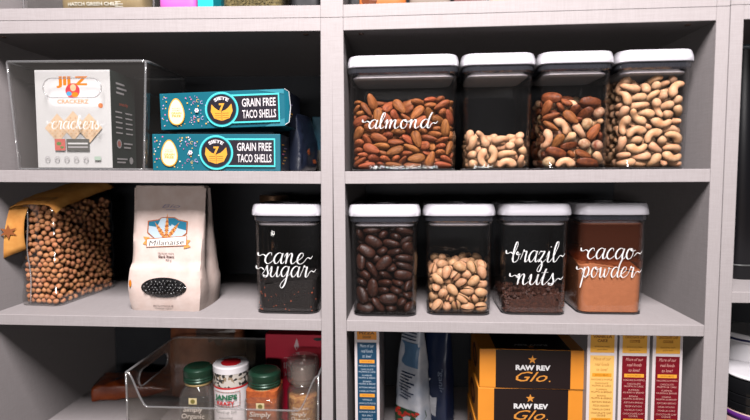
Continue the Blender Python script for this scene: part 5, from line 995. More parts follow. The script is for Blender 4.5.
# ------------------------------------------------------------------ taco shell boxes
TEAL = pmat('taco_teal', srgb(18, 104, 122), .38, var=.06, vscale=20); CYAN = flat('cyan', srgb(84, 214, 214)); INK = flat('taco_ink', srgb(34, 28, 40)); GOLD = flat('taco_gold', srgb(238, 170, 62))
TXT = flat('taco_text', srgb(226, 220, 222)); DOTS = [flat('dot_pink', srgb(222, 120, 170)), flat('dot_yellow', srgb(238, 190, 90)), flat('dot_lilac', srgb(190, 170, 220)), flat('dot_white', (.75, .75, .75))]
def taco(label, loc, w, d, h, rz=0, M=None, seed=1):
    r = carton('taco_shell_box', label, w, d, h, loc, TEAL, rz, True, 'taco shell boxes', M=M)
    P = Print(); k = w/.2105; q = random.Random(seed); L = -w/2; cz = h/2
    for i in range(74):
        u, v = q.uniform(.003, .082)*k, q.uniform(.004, h-.004)
        if ((u-.029)/.0165)**2+((v-cz)/.0245)**2 < 1 or (u-.064)**2+(v-cz)**2 < .0045**2: continue
        s = q.uniform(.0006, .0013); P.ell(L+u, v, s, s, q.choice(DOTS), 8)
    for s in (-1, 1):
        for j in range(3): P.ring(L+(.060+.0065*j)*k, cz+s*(.0125+.003*(j % 2)), .0019, .0025, DOTS[j % 3], 12, a0=.5*j, a1=.5*j+4.6)
    P.ell(L+.029*k, cz-.001, .0135, .0215, GOLD, egg=.22); P.ell(L+.029*k, cz-.0012, .0118, .0196, CREAM, egg=.22)
    P.text('MADE WITH', L+.029*k, cz+.0030, .0020, INK, w=.013); P.text('AVOCADO', L+.029*k, cz+.0000, .0022, INK, w=.013)
    P.text('GRAIN', L+.029*k, cz-.0050, .0034, GOLD, w=.017, bold=.03); P.text('FREE', L+.029*k, cz-.0095, .0034, GOLD, w=.015, bold=.03)
    for a in range(6): P.ell(L+.064*k+.0024*math.cos(a*PI/3), cz+.0024*math.sin(a*PI/3), .0014, .0014, DOTS[3], 8)
    P.ell(L+.064*k, cz, .0012, .0012, DOTS[0], 8)
    # label plate with the round emblem overlapping its left end
    cu = L+.1065*k
    P.rect(cu, cz-.0225, L+.2030*k, cz+.0225, CYAN); P.rect(cu, cz-.0200, L+.2008*k, cz+.0200, INK)
    P.ell(cu, cz, .0275, .0275, CYAN, 40); P.ell(cu, cz, .0247, .0247, flat('emblem_teal', srgb(22, 116, 132)), 40); P.ell(cu, cz, .0236, .0236, INK, 40)
    P.text('SIETE', cu, cz+.0155, .0048, TXT, w=.022, arc=.0165, bold=.04)
    for s in (-1, 1):
        P.poly([(cu+s*.0004, cz-.0180), (cu+s*.0125, cz-.0140), (cu+s*.0180, cz-.003), (cu+s*.0165, cz+.0085), (cu+s*.0115, cz+.0030), (cu+s*.0070, cz-.0005), (cu+s*.0004, cz-.003)], GOLD)
        for j in range(3): P.rect(cu+s*.0015+min(0, s*.010), cz-.0135+j*.0035, cu+s*.0015+max(0, s*.010), cz-.0129+j*.0035, INK)
    P.text('7', cu+.0005, cz-.0015, .0105, GOLD, w=.009, bold=.05)
    P.text('GRAIN FREE', L+.1690*k, cz+.0030, .0125, TXT, w=.056*k, bold=.015); P.text('TACO SHELLS', L+.1690*k, cz-.0150, .0125, TXT, w=.056*k, bold=.015)
    P.build(r, on_front(d))
    P = Print(); P.rect(-d/2+.0015, .0005, d/2-.001, h-.0005, flat('taco_end_shade', srgb(20, 26, 42)))  # end panel in shade: its darkness is put into this print colour
    for i in range(7): P.rect(-d/2+.010+.008*(i % 3), .012+.005*i, -d/2+.026+.010*(i % 3), .0135+.005*i, DOTS[i % 3] if i % 2 else GOLD)
    P.build(r, on_right(w))
    return r
t1 = taco('teal taco shell box at the bottom of the stack of two', (-.2102, .030+.05, S1T), .2080, .10, .0590)
obj('top_flap', box_me('top_flap', -.070, .090, -.036, .046, .0590, .0640, .0015, 2), pmat('flap_gap_shade', srgb(14, 40, 48), .6), t1)  # added flap as spacer; dark colour imitates the shaded gap between the boxes
t2 = taco('teal taco shell box on top of the stack of two, with a dented right end', (-.1975, .033+.05, .0660), .2060, .10, .0580, rz=math.radians(-3.0), seed=4, M=Matrix.Translation((-.103, 0, 0)) @ Matrix.Rotation(math.radians(-1.6), 4, 'Y') @ Matrix.Translation((.103, 0, 0)))
EDGE = flat('card_edge', srgb(205, 205, 208))
obj('torn_end_flap', mesh('torn_end_flap', [(.1030, -.0500, .002), (.1085, -.0465, .006), (.1105, -.0420, .030), (.1092, -.0450, .054), (.1030, -.0500, .0575), (.1030, -.040, .0575), (.1030, -.040, .002), (.1092, -.038, .030)],
    [(0, 1, 2, 3, 4), (4, 3, 7, 5), (3, 2, 7), (2, 1, 7), (1, 0, 6, 7), (5, 7, 6)]), TEAL, t2)
obj('torn_edge', mesh('torn_edge', *tube([(.1030, -.0503, .002), (.1085, -.0468, .006), (.1105, -.0423, .030), (.1092, -.0453, .054), (.1035, -.0500, .0578)], .0007, 6)), EDGE, t2)
obj('dent_shine', mesh('dent_shine', [(.058, -.0503, .0572), (.1027, -.0509, .050), (.1027, -.0507, .0572), (.090, -.0506, .0572)], [(0, 1, 2, 3)]), pmat('taco_shine', srgb(60, 140, 156), .3), t2)  # lighter teal patches paint the sheen on the dented corners
obj('dent_shine', mesh('dent_shine', [(.070, -.0503, .0003), (.1027, -.0503, .0003), (.1027, -.0510, .012), (.086, -.0507, .007)], [(0, 1, 2, 3)]), MATS['taco_shine'], t2)

# ================================================================== soft bags
def pouch_fn(w, d, h, seed=0, crump=.004, top=.006, wt=.96, bulge=2.2, lean=0.0, freq=26):
    """pillow-shaped bag: returns loft parts and a front-surface function for printing"""
    def hw(z): t = z/h; return w/2*(1-(1-wt)*t)*(1-.05*math.cos(2*PI*t)*.3)
    def hd(z):
        t = z/h; e = (1-max(0, t)**bulge); return max(top/2, d/2*(e**.7)*(.82+.18*min(1, t/.08)))
    def wob(x, y, z): return crump*noise.noise(Vector((x*freq+seed*3.1, y*freq*.6, z*freq+seed)))*1.3+crump*.5*noise.noise(Vector((x*freq*2.6, y*freq+seed, z*freq*2.3)))
    def pt(a, z):
        # superellipse section
        c, s = math.cos(a), math.sin(a); p = .42
        x = math.copysign(abs(c)**p, c)*hw(z); y = math.copysign(abs(s)**p, s)*hd(z)
        k = wob(x, y, z)*(.3+.7*min(1, hd(z)/(d/2)))
        return (x*(1+k*6), y+(math.copysign(k, s) if abs(s) > .3 else 0)+lean*z/h, z)
    def front(u, v, l=.0006):
        z = v; x = u; c = min(1, abs(x)/hw(z))**(1/.42); s = math.sqrt(max(0, 1-c*c)); y = -abs(s)**.42*hd(z)
        k = wob(x, y, z)*(.3+.7*min(1, hd(z)/(d/2)))
        return (x, y-k+lean*z/h-l, z)
    def front_lift(l): return lambda u, v, q: front(u, v, l+q)
    n, rows = 56, 30
    rings = [[pt(2*PI*i/n+.0001, h*(j/rows)**1.0) for i in range(n)] for j in range(rows+1)]
    return loft(rings), front_lift
# paper bag of black beans
PAPER = pmat('pale_paper', srgb(232, 212, 204), .75, var=.08, vscale=60, bump=.15, bscale=160, spec=.15, c2=srgb(222, 198, 188))
def milan():
    w, h = .114, .203
    r = thing('paper_bag', 'pale pink paper bag of black beans with a wheat emblem and oval window', 'bag', (-.3030, .036+.048, S2T), math.radians(-1.5), True)
    def hw(z): t = z/h; return w/2*(1.0+.075*t)+.004*math.exp(-((z-.035)/.03)**2)
    def fy(z): # front distance
        base = -.047-.004*math.sin(min(1, z/.066)*PI); return base+(.005 if z > .068 else 0)*min(1, (z-.068)/.01)+max(0, (z-.07))/.133*.022
    def back_at(z): return .046-max(0, z-.05)/.153*.046*.9
    def wob(x, z): return (.0022*noise.noise(Vector((x*32, 2.1, z*26)))+.0010*noise.noise(Vector((x*60, 5, z*60))))*min(1, .06+max(0, abs(x)-.044)/.010)
    n = 14; rings = []
    rows = 44
    for j in range(rows+1):
        z = h*j/rows; a, f, bk = hw(z), fy(z), back_at(z); rr_ = .010; R = []
        seq = []
        for i in range(n+1): seq.append((-a+2*a*i/n, f, 'f'))
        for i in range(1, 8): seq.append((a+.003*math.sin(PI*i/8), f+(bk-f)*i/8, 's'))
        for i in range(n+1): seq.append((a-2*a*i/n, bk, 'b'))
        for i in range(1, 8): seq.append((-a-.003*math.sin(PI*i/8), bk+(f-bk)*i/8, 's'))
        for x, y, k in seq:
            e = .004*max(0, (abs(x)/a-.85)/.15)**2 if k != 's' else 0
            if k == 'f': y = y+e-wob(x, z)
            if k == 'b': y = y-e+wob(x, z)
            if k == 's':
                m = (y-f)/(bk-f); x = x-math.copysign(.010*math.exp(-((m-.5)/.16)**2)*min(1, z/.08), x)+wob(y, z)*1.4
            R.append((x, y, z))
        rings.append(R)
    obj('paper', mesh('paper', *loft(rings), smooth=True, angle=.9), PAPER, r)
    S = lambda u, v, l: (u, fy(v)+.004*max(0, (abs(u)/hw(v)-.85)/.15)**2-wob(u, v)-l, v)
    # folded and rolled top
    fold = box_me('folded_top', -.0595, .0595, fy(h)+.001, back_at(h)-.001, h-.002, h+.004, .0018, 2); obj('folded_top', fold, PAPER, r)
    BLUE = flat('milan_teal', srgb(38, 120, 150)); SKY = flat('milan_sky', srgb(196, 214, 226)); WHEAT = flat('wheat', srgb(232, 160, 84)); WH2 = flat('wheat_dark', srgb(176, 96, 44)); BROWN = flat('milan_brown', srgb(96, 70, 66)); LIL = flat('milan_lilac', srgb(176, 160, 180)); BAN = flat('banner', srgb(248, 240, 232))
    P = Print(); cu = .001
    def fine(pts): return pts
    # faint script lines at the top
    P.text('Bio', cu+.004, .170, .0060, LIL, w=.032, shear=.35); P.rect(cu-.004, .1660, cu+.014, .1672, LIL)
    # shield of sky and teal
    P.poly([(cu-.0345, .128), (cu-.0345, .148), (cu-.017, .1505), (cu-.010, .1545), (cu+.012, .1545), (cu+.019, .1505), (cu+.0345, .148), (cu+.0345, .128), (cu+.02, .118), (cu-.02, .118)], WH2)
    P.poly([(cu-.0325, .129), (cu-.0325, .1465), (cu-.0165, .149), (cu-.0095, .153), (cu+.0115, .153), (cu+.0185, .149), (cu+.0325, .1465), (cu+.0325, .129), (cu+.02, .119), (cu-.02, .119)], SKY)
    P.poly([(cu-.0325, .1400), (cu-.0325, .1465), (cu-.0165, .149), (cu-.0125, .151), (cu-.018, .138)], BLUE)
    P.poly([(cu+.006, .1435), (cu+.0115, .153), (cu+.0185, .149), (cu+.0325, .1465), (cu+.0325, .133), (cu+.020, .136)], BLUE)
    P.poly([(cu-.003, .153), (cu+.0115, .153), (cu+.006, .140), (cu-.002, .142)], BLUE)
    for a, L_ in ((.62, .031), (0, .038), (-.62, .031)):
        for k in range(12):
            t = k/11; bx_, bz_ = cu-.001-math.sin(a)*L_*t, .1165+math.cos(a)*L_*t
            for s in (-1, 1):
                dx, dz = math.cos(a), math.sin(a); wv = .0042*(math.sin(PI*(.15+.8*t)))
                P.poly([(bx_, bz_), (bx_+s*dx*wv-math.sin(a)*.002, bz_+s*dz*wv+math.cos(a)*.002), (bx_-math.sin(a)*.0062, bz_+math.cos(a)*.0062)], WHEAT if k % 2 else WH2); P.n -= 1
    P.n += 1
    # ribbon banner
    P.poly([(cu-.041, .122), (cu-.036, .116), (cu-.041, .110), (cu-.030, .107), (cu-.030, .121)], WHEAT); P.poly([(cu+.041, .117), (cu+.036, .111), (cu+.042, .106), (cu+.030, .103), (cu+.030, .118)], WHEAT)
    P.poly([(cu-.0345, .1045), (cu+.0345, .1080), (cu+.0345, .1245), (cu-.0345, .1185)], WH2); P.poly([(cu-.0335, .1055), (cu+.0335, .1090), (cu+.0335, .1233), (cu-.0335, .1173)], BAN)
    P.text('Milanaise', cu, .1085, .0088, flat('milan_ink', srgb(70, 64, 70)), w=.060, rot=.06, shear=.15)
    P.text('Haricots noirs', cu, .0935, .0034, BROWN, w=.027); P.text('Black Beans', cu+.001, .0880, .0036, BROWN, w=.027, bold=.03); P.text('900 g', cu+.005, .0825, .0034, BROWN, w=.010)
    P.text('BIOLOGIQUE', cu-.001, .0075, .0030, BROWN, w=.034); P.text('Certified organic', cu-.001, .0032, .0024, BROWN, w=.028)
    P.build(r, S, lift=.0010, step=.00006)
    # oval window: dark inside, film over it
    WCU, WCV = .002, .0400
    W = Print(); W.ell(WCU, WCV, .0385, .0165, flat('window_dark', (.010, .010, .011)), 36, name='window')
    W.build(r, S, lift=.0012)
    W = Print(); V = []; F = []; nr, na = 5, 36
    for i in range(nr+1):
        for k in range(na): s = i/nr; V.append(S(WCU+.039*s*math.cos(2*PI*k/na), WCV+.017*s*math.sin(2*PI*k/na), .0012+.0045*(1-s**4)))
    for i in range(nr):
        for k in range(na): F.append((i*na+k, i*na+(k+1) % na, (i+1)*na+(k+1) % na, (i+1)*na+k))
    obj('window_film', mesh('window_film', V, F, True), clear('bag_film', (.94, .94, .95), refl=.5, rough=.12, base=.05), r)
    SEAL = Print(); SEAL.ell(-.0555, .046, .003, .006, ORANGE); SEAL.build(r, S, lift=.0012)
    # the beans showing in the window
    BM = pmat('black_bean_skin', (.016, .015, .016), .28, rnd=.4, var=.3, spec=.6); bme = mesh('black_bean', *ovoid(.0088, .0058, .0050), True)
    q = random.Random(8); pts = []
    for row in range(-3, 4):
        for k in range(-6, 7):
            u = WCU+(k+.5*(row % 2))*.0064+q.uniform(-.0008, .0008); v = WCV+row*.0046+q.uniform(-.0006, .0006)
            if ((u-WCU)/.0335)**2+((v-WCV)/.0120)**2 < 1: pts.append((u, v))
    mw = r.matrix_basis.copy()
    for u, v in pts:
        o = obj('black_bean', bme, BM); o.matrix_basis = mw @ Matrix.Translation(S(u, v, .0030)) @ Matrix.Rotation(q.uniform(0, PI), 4, 'Y') @ Matrix.Rotation(q.uniform(-.5, .5), 4, 'X')
        tag(o, 'glossy black bean behind the oval window of the paper bag', 'bean', 'black beans in the bag window')
milan()

# ------------------------------------------------------------------ chickpea bag
CM = ML @ Matrix.Translation((-.5245, .133, S2T+.0012)) @ Matrix.Rotation(-.075, 4, 'Z') @ Matrix.Diagonal((1.07, 1.07, 1.035, 1))
pour('chickpea', CM, {'chickpea': 'dried tan chickpea in the clear bag by the left panel'}, 'chickpeas in the clear bag', 'mass of chickpeas deeper inside the clear bag')
r = bpy.data.objects.new('chickpea_bag', None); col.objects.link(r); r.empty_display_size = .02; r.matrix_basis = CM
tag(r, 'clear plastic bag of chickpeas with a brown kraft paper top', 'bag')
FILM = clear('crinkled_film', (.95, .94, .93), refl=.55, rough=.10, base=.05, rim=1.8)
rings = []
hc = .178
for j in range(25):
    z = hc*j/24; g = .0022+.0012*math.sin(j*.9); t = max(0, z-.150)/.028
    R = []
    for k, (x, y, zz) in enumerate(rring(.066+2*g*.6-.030*t*0, .145+2*g*.6-.0, .011, z, 6)):
        m = noise.noise(Vector((x*60, y*60, z*40)))*.0022
        R.append((x*(1+m*14)*(1-.30*t*t), y*(1+m*6), z-(.001 if j == 0 else 0)))
    rings.append(R)
o = obj('film', mesh('film', *loft(rings, cap0=True, cap1=True), smooth=True), FILM, r)
obj('film_seam', mesh('film_seam', *tube([(-.0145+.002*math.sin(i*.7), -.0752-.0008*math.sin(i*1.3), .004+i*.0142) for i in range(12)], .0011, 6), smooth=True), clear('film_seam_plastic', (.85, .83, .82), refl=.6, base=.16, rough=.15, haze=.2), r)
KRAFT = pmat('kraft_paper', srgb(220, 158, 84), .7, var=.2, vscale=50, bump=.2, bscale=140, c2=srgb(196, 126, 60), spec=.15)
def sheet(rows, th=.0006, name='sheet'):
    """thin folded sheet from rows of points"""
    n = len(rows[0]); V = []; F = []
    for R in rows: V += [tuple(p) for p in R]
    N = len(V)
    me = mesh(name, V, [(i*n+j, i*n+j+1, (i+1)*n+j+1, (i+1)*n+j) for i in range(len(rows)-1) for j in range(n-1)], True)
    bm = bmesh.new(); bm.from_mesh(me); bmesh.ops.recalc_face_normals(bm, faces=bm.faces); bmesh.ops.solidify(bm, geom=bm.faces[:], thickness=th); bm.to_mesh(me); bm.free(); return me
rows = []
for i in range(13):
    y = -.084+.150*i/12; row = []
    for j in range(9):
        t = j/8; x = -.039+.082*t
        z = .168+.034*(i/12)**.7+.005*math.sin(PI*t)+.0025*noise.noise(Vector((x*50, y*40, 3)))-.004*(1-i/12)
        if j == 8: z -= .010
        if j == 0: z -= .004
        row.append((x, y, z))
    rows.append(row)
obj('paper_top', sheet(rows, name='paper_top'), KRAFT, r)
rows = []
for i in range(9):
    t = i/8; row = []
    for j in range(9):
        s = j/8; x = -.0448+.033*s+.0012*noise.noise(Vector((s*3, t*3, 1))); z = .164+.004*s-.074*t-.012*t*(1-s); y = -.098+.014*s-.006*t*(1-t)+.003*math.sin(s*4+t*3)+(0.016*(1-t)**3)
        row.append((x, y, z))
    rows.append(row)
fo = obj('paper_flap', sheet(rows, name='paper_flap'), KRAFT, r)
P = Print(); P.star(-.0290, .124, .0125, flat('star_brown', srgb(150, 82, 34)), 6, .4)
P.build(r, lambda u, v, l: (u, -.098+.014*((u+.0448)/.033)-.0052, v))

# ------------------------------------------------------------------ brown glass jar behind the cane sugar
AMBER = clear('brown_glass', (.22, .15, .11), refl=.5, base=.05)
r = thing('glass_jar', 'dark glass jar with a dull brass lid behind the cane sugar jar', 'jar', (-.168, .235, S2T), left=True)
obj('jar_body', mesh('jar_body', *lathe([(.001, 0), (.030, 0), (.0325, .004), (.0325, .135), (.027, .155), (.026, .170), (.024, .170), (.025, .154), (.030, .134), (.030, .006), (.001, .005)], 32), smooth=True, angle=.8), AMBER, r)
obj('jar_lid', mesh('jar_lid', *lathe([(.0265, .168), (.0285, .168), (.0285, .182), (.0275, .1845), (.001, .185)], 32), smooth=True, angle=.7), pmat('dull_brass', srgb(120, 92, 70), .4, metal=.7), r)
o = tag(obj('dark_seed_filling', mesh('dark_seed_filling', *lathe([(.001, .0055), (.0290, .0062), (.0290, .128), (.001, .130)], 24), smooth=True), pmat('dark_seed', (.02, .015, .014), .7, var=.5, vscale=400, bump=.6, bscale=500), None, ML @ Matrix.Translation((-.168, .235, S2T))), 'dark seeds inside the jar with the brass lid', 'seeds', kind='stuff')

# ------------------------------------------------------------------ behind the taco boxes
r = carton('teal_box', 'plain teal carton standing deep in the corner behind the taco shell boxes', .045, .12, .105, (-.0615, .20+.06, S1T), pmat('deep_teal', srgb(20, 92, 116), .5, var=.1), left=True)
P = Print(); P.rect(-.0222, .0005, .0222, .042, GREY); P.build(r, on_front(.12))
r = thing('snack_pouch', 'dark navy snack pouch lying crumpled at the right end of the taco shell boxes', 'bag', (-.0905, .135, S1T), math.radians(80), True)
pg, fr = pouch_fn(.085, .030, .100, seed=4, crump=.006, top=.004); NAVY = pmat('navy_foil', (.012, .016, .032), .3, spec=.6, bump=.3, bscale=60)
obj('pouch', mesh('pouch', *pg, smooth=True), NAVY, r)
P = Print(); P.rect(-.02, .03, -.005, .045, flat('rust', srgb(120, 60, 34)), 3, 3); P.rect(.005, .015, .02, .022, flat('rust', srgb(120, 60, 34)), 3, 2); P.build(r, fr(.0012))

# ================================================================== bottom left: spice bin
sb = thing('clear_bin', 'clear scooped-front bin with a side handle slot holding the spice jars', 'bin', (-.2055, .022, S3L), left=True)
W_, D_, H_ = .322, .185, .136
def wall(pts, th, name, axis):
    """flat wall outline (list of (a, z)) extruded along an axis"""
    if axis == 'y': f = [(a, 0, z) for a, z in pts]; g = [(a, th, z) for a, z in pts]
    else: f = [(0, a, z) for a, z in pts]; g = [(th, a, z) for a, z in pts]
    n = len(pts); V = f+g; F = [tuple(range(n)), tuple(reversed(range(n, 2*n)))]+[(i, n+i, n+(i+1) % n, (i+1) % n) for i in range(n)]
    return V, F
hs = .078
top = [(-W_/2, H_)]
for i in range(13):
    t = i/12; top.append((-W_/2+.004+.032*t, H_-(H_-hs)*(3*t*t-2*t**3)**.8 if t > 0 else H_))
edge_l = top[:]
tr = [(-x, z) for x, z in reversed(edge_l)]
outline = edge_l+tr+[(W_/2-.006, 0), (-W_/2+.006, 0)]
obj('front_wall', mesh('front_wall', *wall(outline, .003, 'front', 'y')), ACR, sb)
obj('front_rim', mesh('front_rim', *tube([(x, .0015, z) for x, z in edge_l+tr], .0017, 6), smooth=True), ACRIM, sb)
for s in (-1, 1):
    me = mesh('side_wall', *xf(wall([(0, 0), (D_, 0), (D_, H_), (0, H_)], .003, 'side', 'x'), Matrix.Translation((s*W_/2-(.003 if s > 0 else 0), 0, 0))))
    cut = mesh('c', *xf(loft([rring(.110, .030, .0149, -.02), rring(.110, .030, .0149, .02)]), Matrix.Translation((s*W_/2, D_*.52, H_-.030)) @ Matrix.Rotation(PI/2, 4, 'Y') @ Matrix.Rotation(PI/2, 4, 'Z')))
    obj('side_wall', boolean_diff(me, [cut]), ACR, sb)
    ring = [(s*(W_/2-.0015), D_*.52+x, H_-.030+y) for x, y, z in rring(.110, .030, .0149, 0, 6)]
    obj('handle_slot', mesh('handle_slot', *tube(ring, .0016, 6, True), smooth=True), ACRIM, sb)
    obj('corner_edge', mesh('corner_edge', *tube([(s*(W_/2-.002), .0015, .002), (s*(W_/2-.001), .0015, H_)], .0019, 6), smooth=True), ACRIM, sb)
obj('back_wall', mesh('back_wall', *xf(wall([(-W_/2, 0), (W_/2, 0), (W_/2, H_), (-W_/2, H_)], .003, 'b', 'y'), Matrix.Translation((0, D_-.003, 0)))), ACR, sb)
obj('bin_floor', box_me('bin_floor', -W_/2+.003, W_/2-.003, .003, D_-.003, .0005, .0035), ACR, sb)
obj('rim', mesh('rim', *tube([(-W_/2+.0015, 0, H_), (-W_/2+.0015, D_-.012, H_), (-W_/2+.006, D_-.004, H_), (-W_/2+.014, D_-.0015, H_), (W_/2-.014, D_-.0015, H_), (W_/2-.006, D_-.004, H_), (W_/2-.0015, D_-.012, H_), (W_/2-.0015, 0, H_)], .0019, 6), smooth=True), ACRIM, sb)
ZB = S3L+.0036
GLASS = clear('spice_glass', (.96, .96, .95), refl=.6, base=.05, rim=2.4, haze=.03, hcol=(.8, .74, .7))
GREEN = pmat('green_lid_paint', srgb(30, 62, 46), .35, metal=.25, spec=.5)
def square_jar(label, x, y, w, h, lidr, spice, fillh, seed):
    r = thing('spice_jar', label, 'jar', (x, y, ZB), 0, True, 'green-lidded spice jars')
    hb = h-.034
    rings = [rring(w-.006, w-.006, .008, 0), rring(w, w, .010, .003), rring(w, w, .010, hb-.014), rring(w-.004, w-.004, .012, hb-.006)]
    neck = 2*lidr-.006
    rings += [rring(neck, neck, neck/2-.0002, hb+.004), rring(neck, neck, neck/2-.0002, hb+.030)]
    inn = [rring(neck-.004, neck-.004, neck/2-.0025, hb+.030), rring(neck-.004, neck-.004, neck/2-.0025, hb+.005), rring(w-.008, w-.008, .010, hb-.008), rring(w-.0045, w-.0045, .009, hb-.016), rring(w-.0045, w-.0045, .009, .005)]
    obj('glass', mesh('glass', *loft(rings+inn), smooth=True, angle=.8), GLASS, r)
    prof = [(lidr-.003, hb+.008), (lidr, hb+.009), (lidr+.0004, hb+.012), (lidr-.0008, hb+.0135), (lidr+.0004, hb+.016), (lidr-.0008, hb+.0180), (lidr+.0004, hb+.0205), (lidr, h-.004), (lidr-.003, h-.0008), (lidr-.006, h), (lidr-.0085, h-.0016), (.001, h-.0016)]
    obj('lid', mesh('lid', *lathe(prof, 40), smooth=True, angle=.6), GREEN, r)
    obj('neck_seal', mesh('neck_seal', *lathe([(neck/2+.0006, hb+.004), (neck/2+.0016, hb+.004), (neck/2+.0016, hb+.008), (neck/2+.0006, hb+.008)], 32, closed=True), smooth=True), pmat('brass_seal', srgb(190, 160, 110), .4), r)
    P = Print(); PL = flat('label_print', srgb(222, 208, 196)); v0 = hb-.050
    P.rect(-.007, v0+.026, .007, v0+.037, flat('label_leaf', srgb(214, 196, 150))); P.ell(0, v0+.031, .004, .004, flat('label_sprout', srgb(120, 110, 60)), 12)
    P.text('Simply', 0, v0+.0135, .0085, PL, w=w*.62, shear=.12, bold=.01); P.text('Organic', 0, v0+.0015, .0085, PL, w=w*.74, shear=.12, bold=.01)
    P.frame(-w*.43, .012, w*.43, v0-.004, .0012, PL)
    P.build(r, lambda u, v, l: (u, -w/2-l, v))
    if spice:
        o = obj('ground_spice', mesh('ground_spice', *loft([rring(w-.0052, w-.0052, .0088, .0055), rring(w-.0052, w-.0052, .0088, fillh), rring(w*.5, w*.5, .008, fillh+.003)]), smooth=True, angle=.8), spice[0], None, ML @ Matrix.Translation((x, y, ZB)))
        tag(o, spice[1], 'spice', kind='stuff')
    return r
square_jar('nearly empty square spice jar with a dark green lid, leftmost in the clear bin', -.2625, .070, .0535, .1290, .0245, (pmat('grey_spice', srgb(96, 88, 78), .8, var=.3, vscale=300), 'grey-brown spice in the bottom of the leftmost spice jar'), .030, 1)
square_jar('square jar of orange spice with a dark green lid, between the tin and the grinder', -.1465, .070, .0590, .1245, .0275, (pmat('orange_spice', srgb(196, 100, 44), .85, var=.25, vscale=160, c2=srgb(150, 66, 30)), 'orange ground spice inside the second green-lidded jar'), .096, 2)
# shaker tin
r = thing('shaker_tin', 'white shaker tin with a red lid spot and speckled band between the green-lidded jars', 'tin', (-.2075, .078, ZB), 0, True)
RT, HT = .0295, .1330
obj('tin_body', mesh('tin_body', *lathe([(.001, 0), (RT, 0), (RT, HT-.034)], 48), smooth=True, angle=.6), pmat('tin_paper', srgb(232, 222, 222), .5), r)
SPK = bpy.data.materials.new('salt_and_pepper_print'); SPK.use_nodes = True; nt = SPK.node_tree; bs = nt.nodes['Principled BSDF']; bs.inputs['Roughness'].default_value = .5
tc = nt.nodes.new('ShaderNodeTexCoord'); vo = nt.nodes.new('ShaderNodeTexVoronoi'); vo.inputs['Scale'].default_value = 230; cr = nt.nodes.new('ShaderNodeValToRGB'); cr.color_ramp.interpolation = 'CONSTANT'
nt.links.new(tc.outputs['Object'], vo.inputs['Vector']); nt.links.new(vo.outputs['Color'], cr.inputs[0]); nt.links.new(cr.outputs[0], bs.inputs['Base Color'])
e = cr.color_ramp.elements; e[0].position = 0; e[0].color = (.03, .028, .025, 1); e[1].position = .34; e[1].color = (.32, .24, .16, 1); n_ = e.new(.48); n_.color = (.62, .56, .50, 1)
obj('speckled_band', mesh('speckled_band', *lathe([(RT-.0002, HT-.034), (RT+.0004, HT-.034), (RT+.0004, HT-.011), (RT-.0002, HT-.011)], 48, closed=True), smooth=True, angle=.6), SPK, r)
obj('tin_lid', mesh('tin_lid', *lathe([(.001, HT-.012), (RT-.0005, HT-.012), (RT+.0010, HT-.0115), (RT+.0012, HT-.002), (RT-.001, HT), (.019, HT), (.0185, HT-.0012), (.001, HT-.0012)], 48), smooth=True, angle=.5), pmat('tin_lid_white', srgb(240, 234, 236), .4), r)
obj('lid_spot', mesh('lid_spot', *lathe([(.001, HT-.0011), (.0165, HT-.0011), (.0165, HT+.0004), (.001, HT+.0004)], 40), smooth=True, angle=.5), flat('spot_red', srgb(206, 30, 40)), r)
P = Print(); GRN = flat('tin_green', srgb(40, 110, 76)); TR = flat('tin_red', srgb(206, 48, 50))
cyl = lambda u, v, l: ((RT+l)*math.sin(u/RT), -(RT+l)*math.cos(u/RT), v)
P.rect(-.05, HT-.0375, .05, HT-.0345, TR, 30, 1)
zc = HT-.0545
for i in range(24):
    a = -.022+.044*i/23
    for z in (zc+.0125, zc-.0125): P.rect(a-.0007, z-.0007, a+.0007, z+.0007, TR if i % 2 else GRN)
for i in range(12):
    z = zc-.0125+.025*i/11
    for a in (-.0225, .0225): P.rect(a-.0007, z-.0007, a+.0007, z+.0007, TR if i % 2 else GRN)
P.text("JANE'S", 0, zc+.0005, .0080, GRN, w=.036, bold=.05); P.text('KRAZY', 0, zc-.0090, .0062, TR, w=.028, bold=.04)
P.text('Mixed-up Salt', 0, zc-.0235, .0050, GREY, w=.034, shear=.2); P.text('seasoning', 0, zc-.033, .0042, GREY, w=.022, shear=.2)
P.build(r, cyl)
# grinder
r = thing('spice_grinder', 'glass spice grinder with a clear ridged cap and golden seasoning, rightmost in the bin', 'grinder', (-.0815, .080, ZB), 0, True, M=Matrix.Diagonal((1, 1, .88, 1)))
hG = .1665
obj('glass', mesh('glass', *lathe([(.001, 0), (.0255, 0), (.0275, .003), (.0275, .096), (.0245, .108), (.0215, .113), (.0215, .122), (.0200, .122), (.0200, .112), (.0230, .106), (.0258, .095), (.0258, .005), (.001, .0045)], 40), smooth=True, angle=.8), GLASS, r)
CAPM = clear('cap_plastic', (.86, .82, .80), refl=.6, base=.08, rough=.12, haze=.07, hcol=(.8, .74, .70))
V = []; F = []; prof = [(.0235, .118), (.0265, .119), (.0275, .124), (.0275, .156), (.0262, .163), (.0225, hG-.001), (.001, hG)]
rings = []
for rr_, z in prof:
    rings.append([((rr_*(1+(.018*(1 if i % 2 else -1) if .12 < z < .160 else 0)))*math.cos(2*PI*i/56), (rr_*(1+(.018*(1 if i % 2 else -1) if .12 < z < .160 else 0)))*math.sin(2*PI*i/56), z) for i in range(56)])
obj('grinder_cap', mesh('grinder_cap', *loft(rings), smooth=True, angle=.6), CAPM, r)
obj('grinder_head', mesh('grinder_head', *lathe([(.001, .110), (.0195, .110), (.0195, .122), (.0215, .124), (.0215, .146), (.0195, .152), (.001, .152)], 32), smooth=True, angle=.6), clear('grinder_head_plastic', (.80, .74, .70), refl=.5, base=.08, rough=.2, haze=.30, hcol=(.62, .52, .47)), r)
P = Print(); PL = flat('label_print', srgb(222, 208, 196))
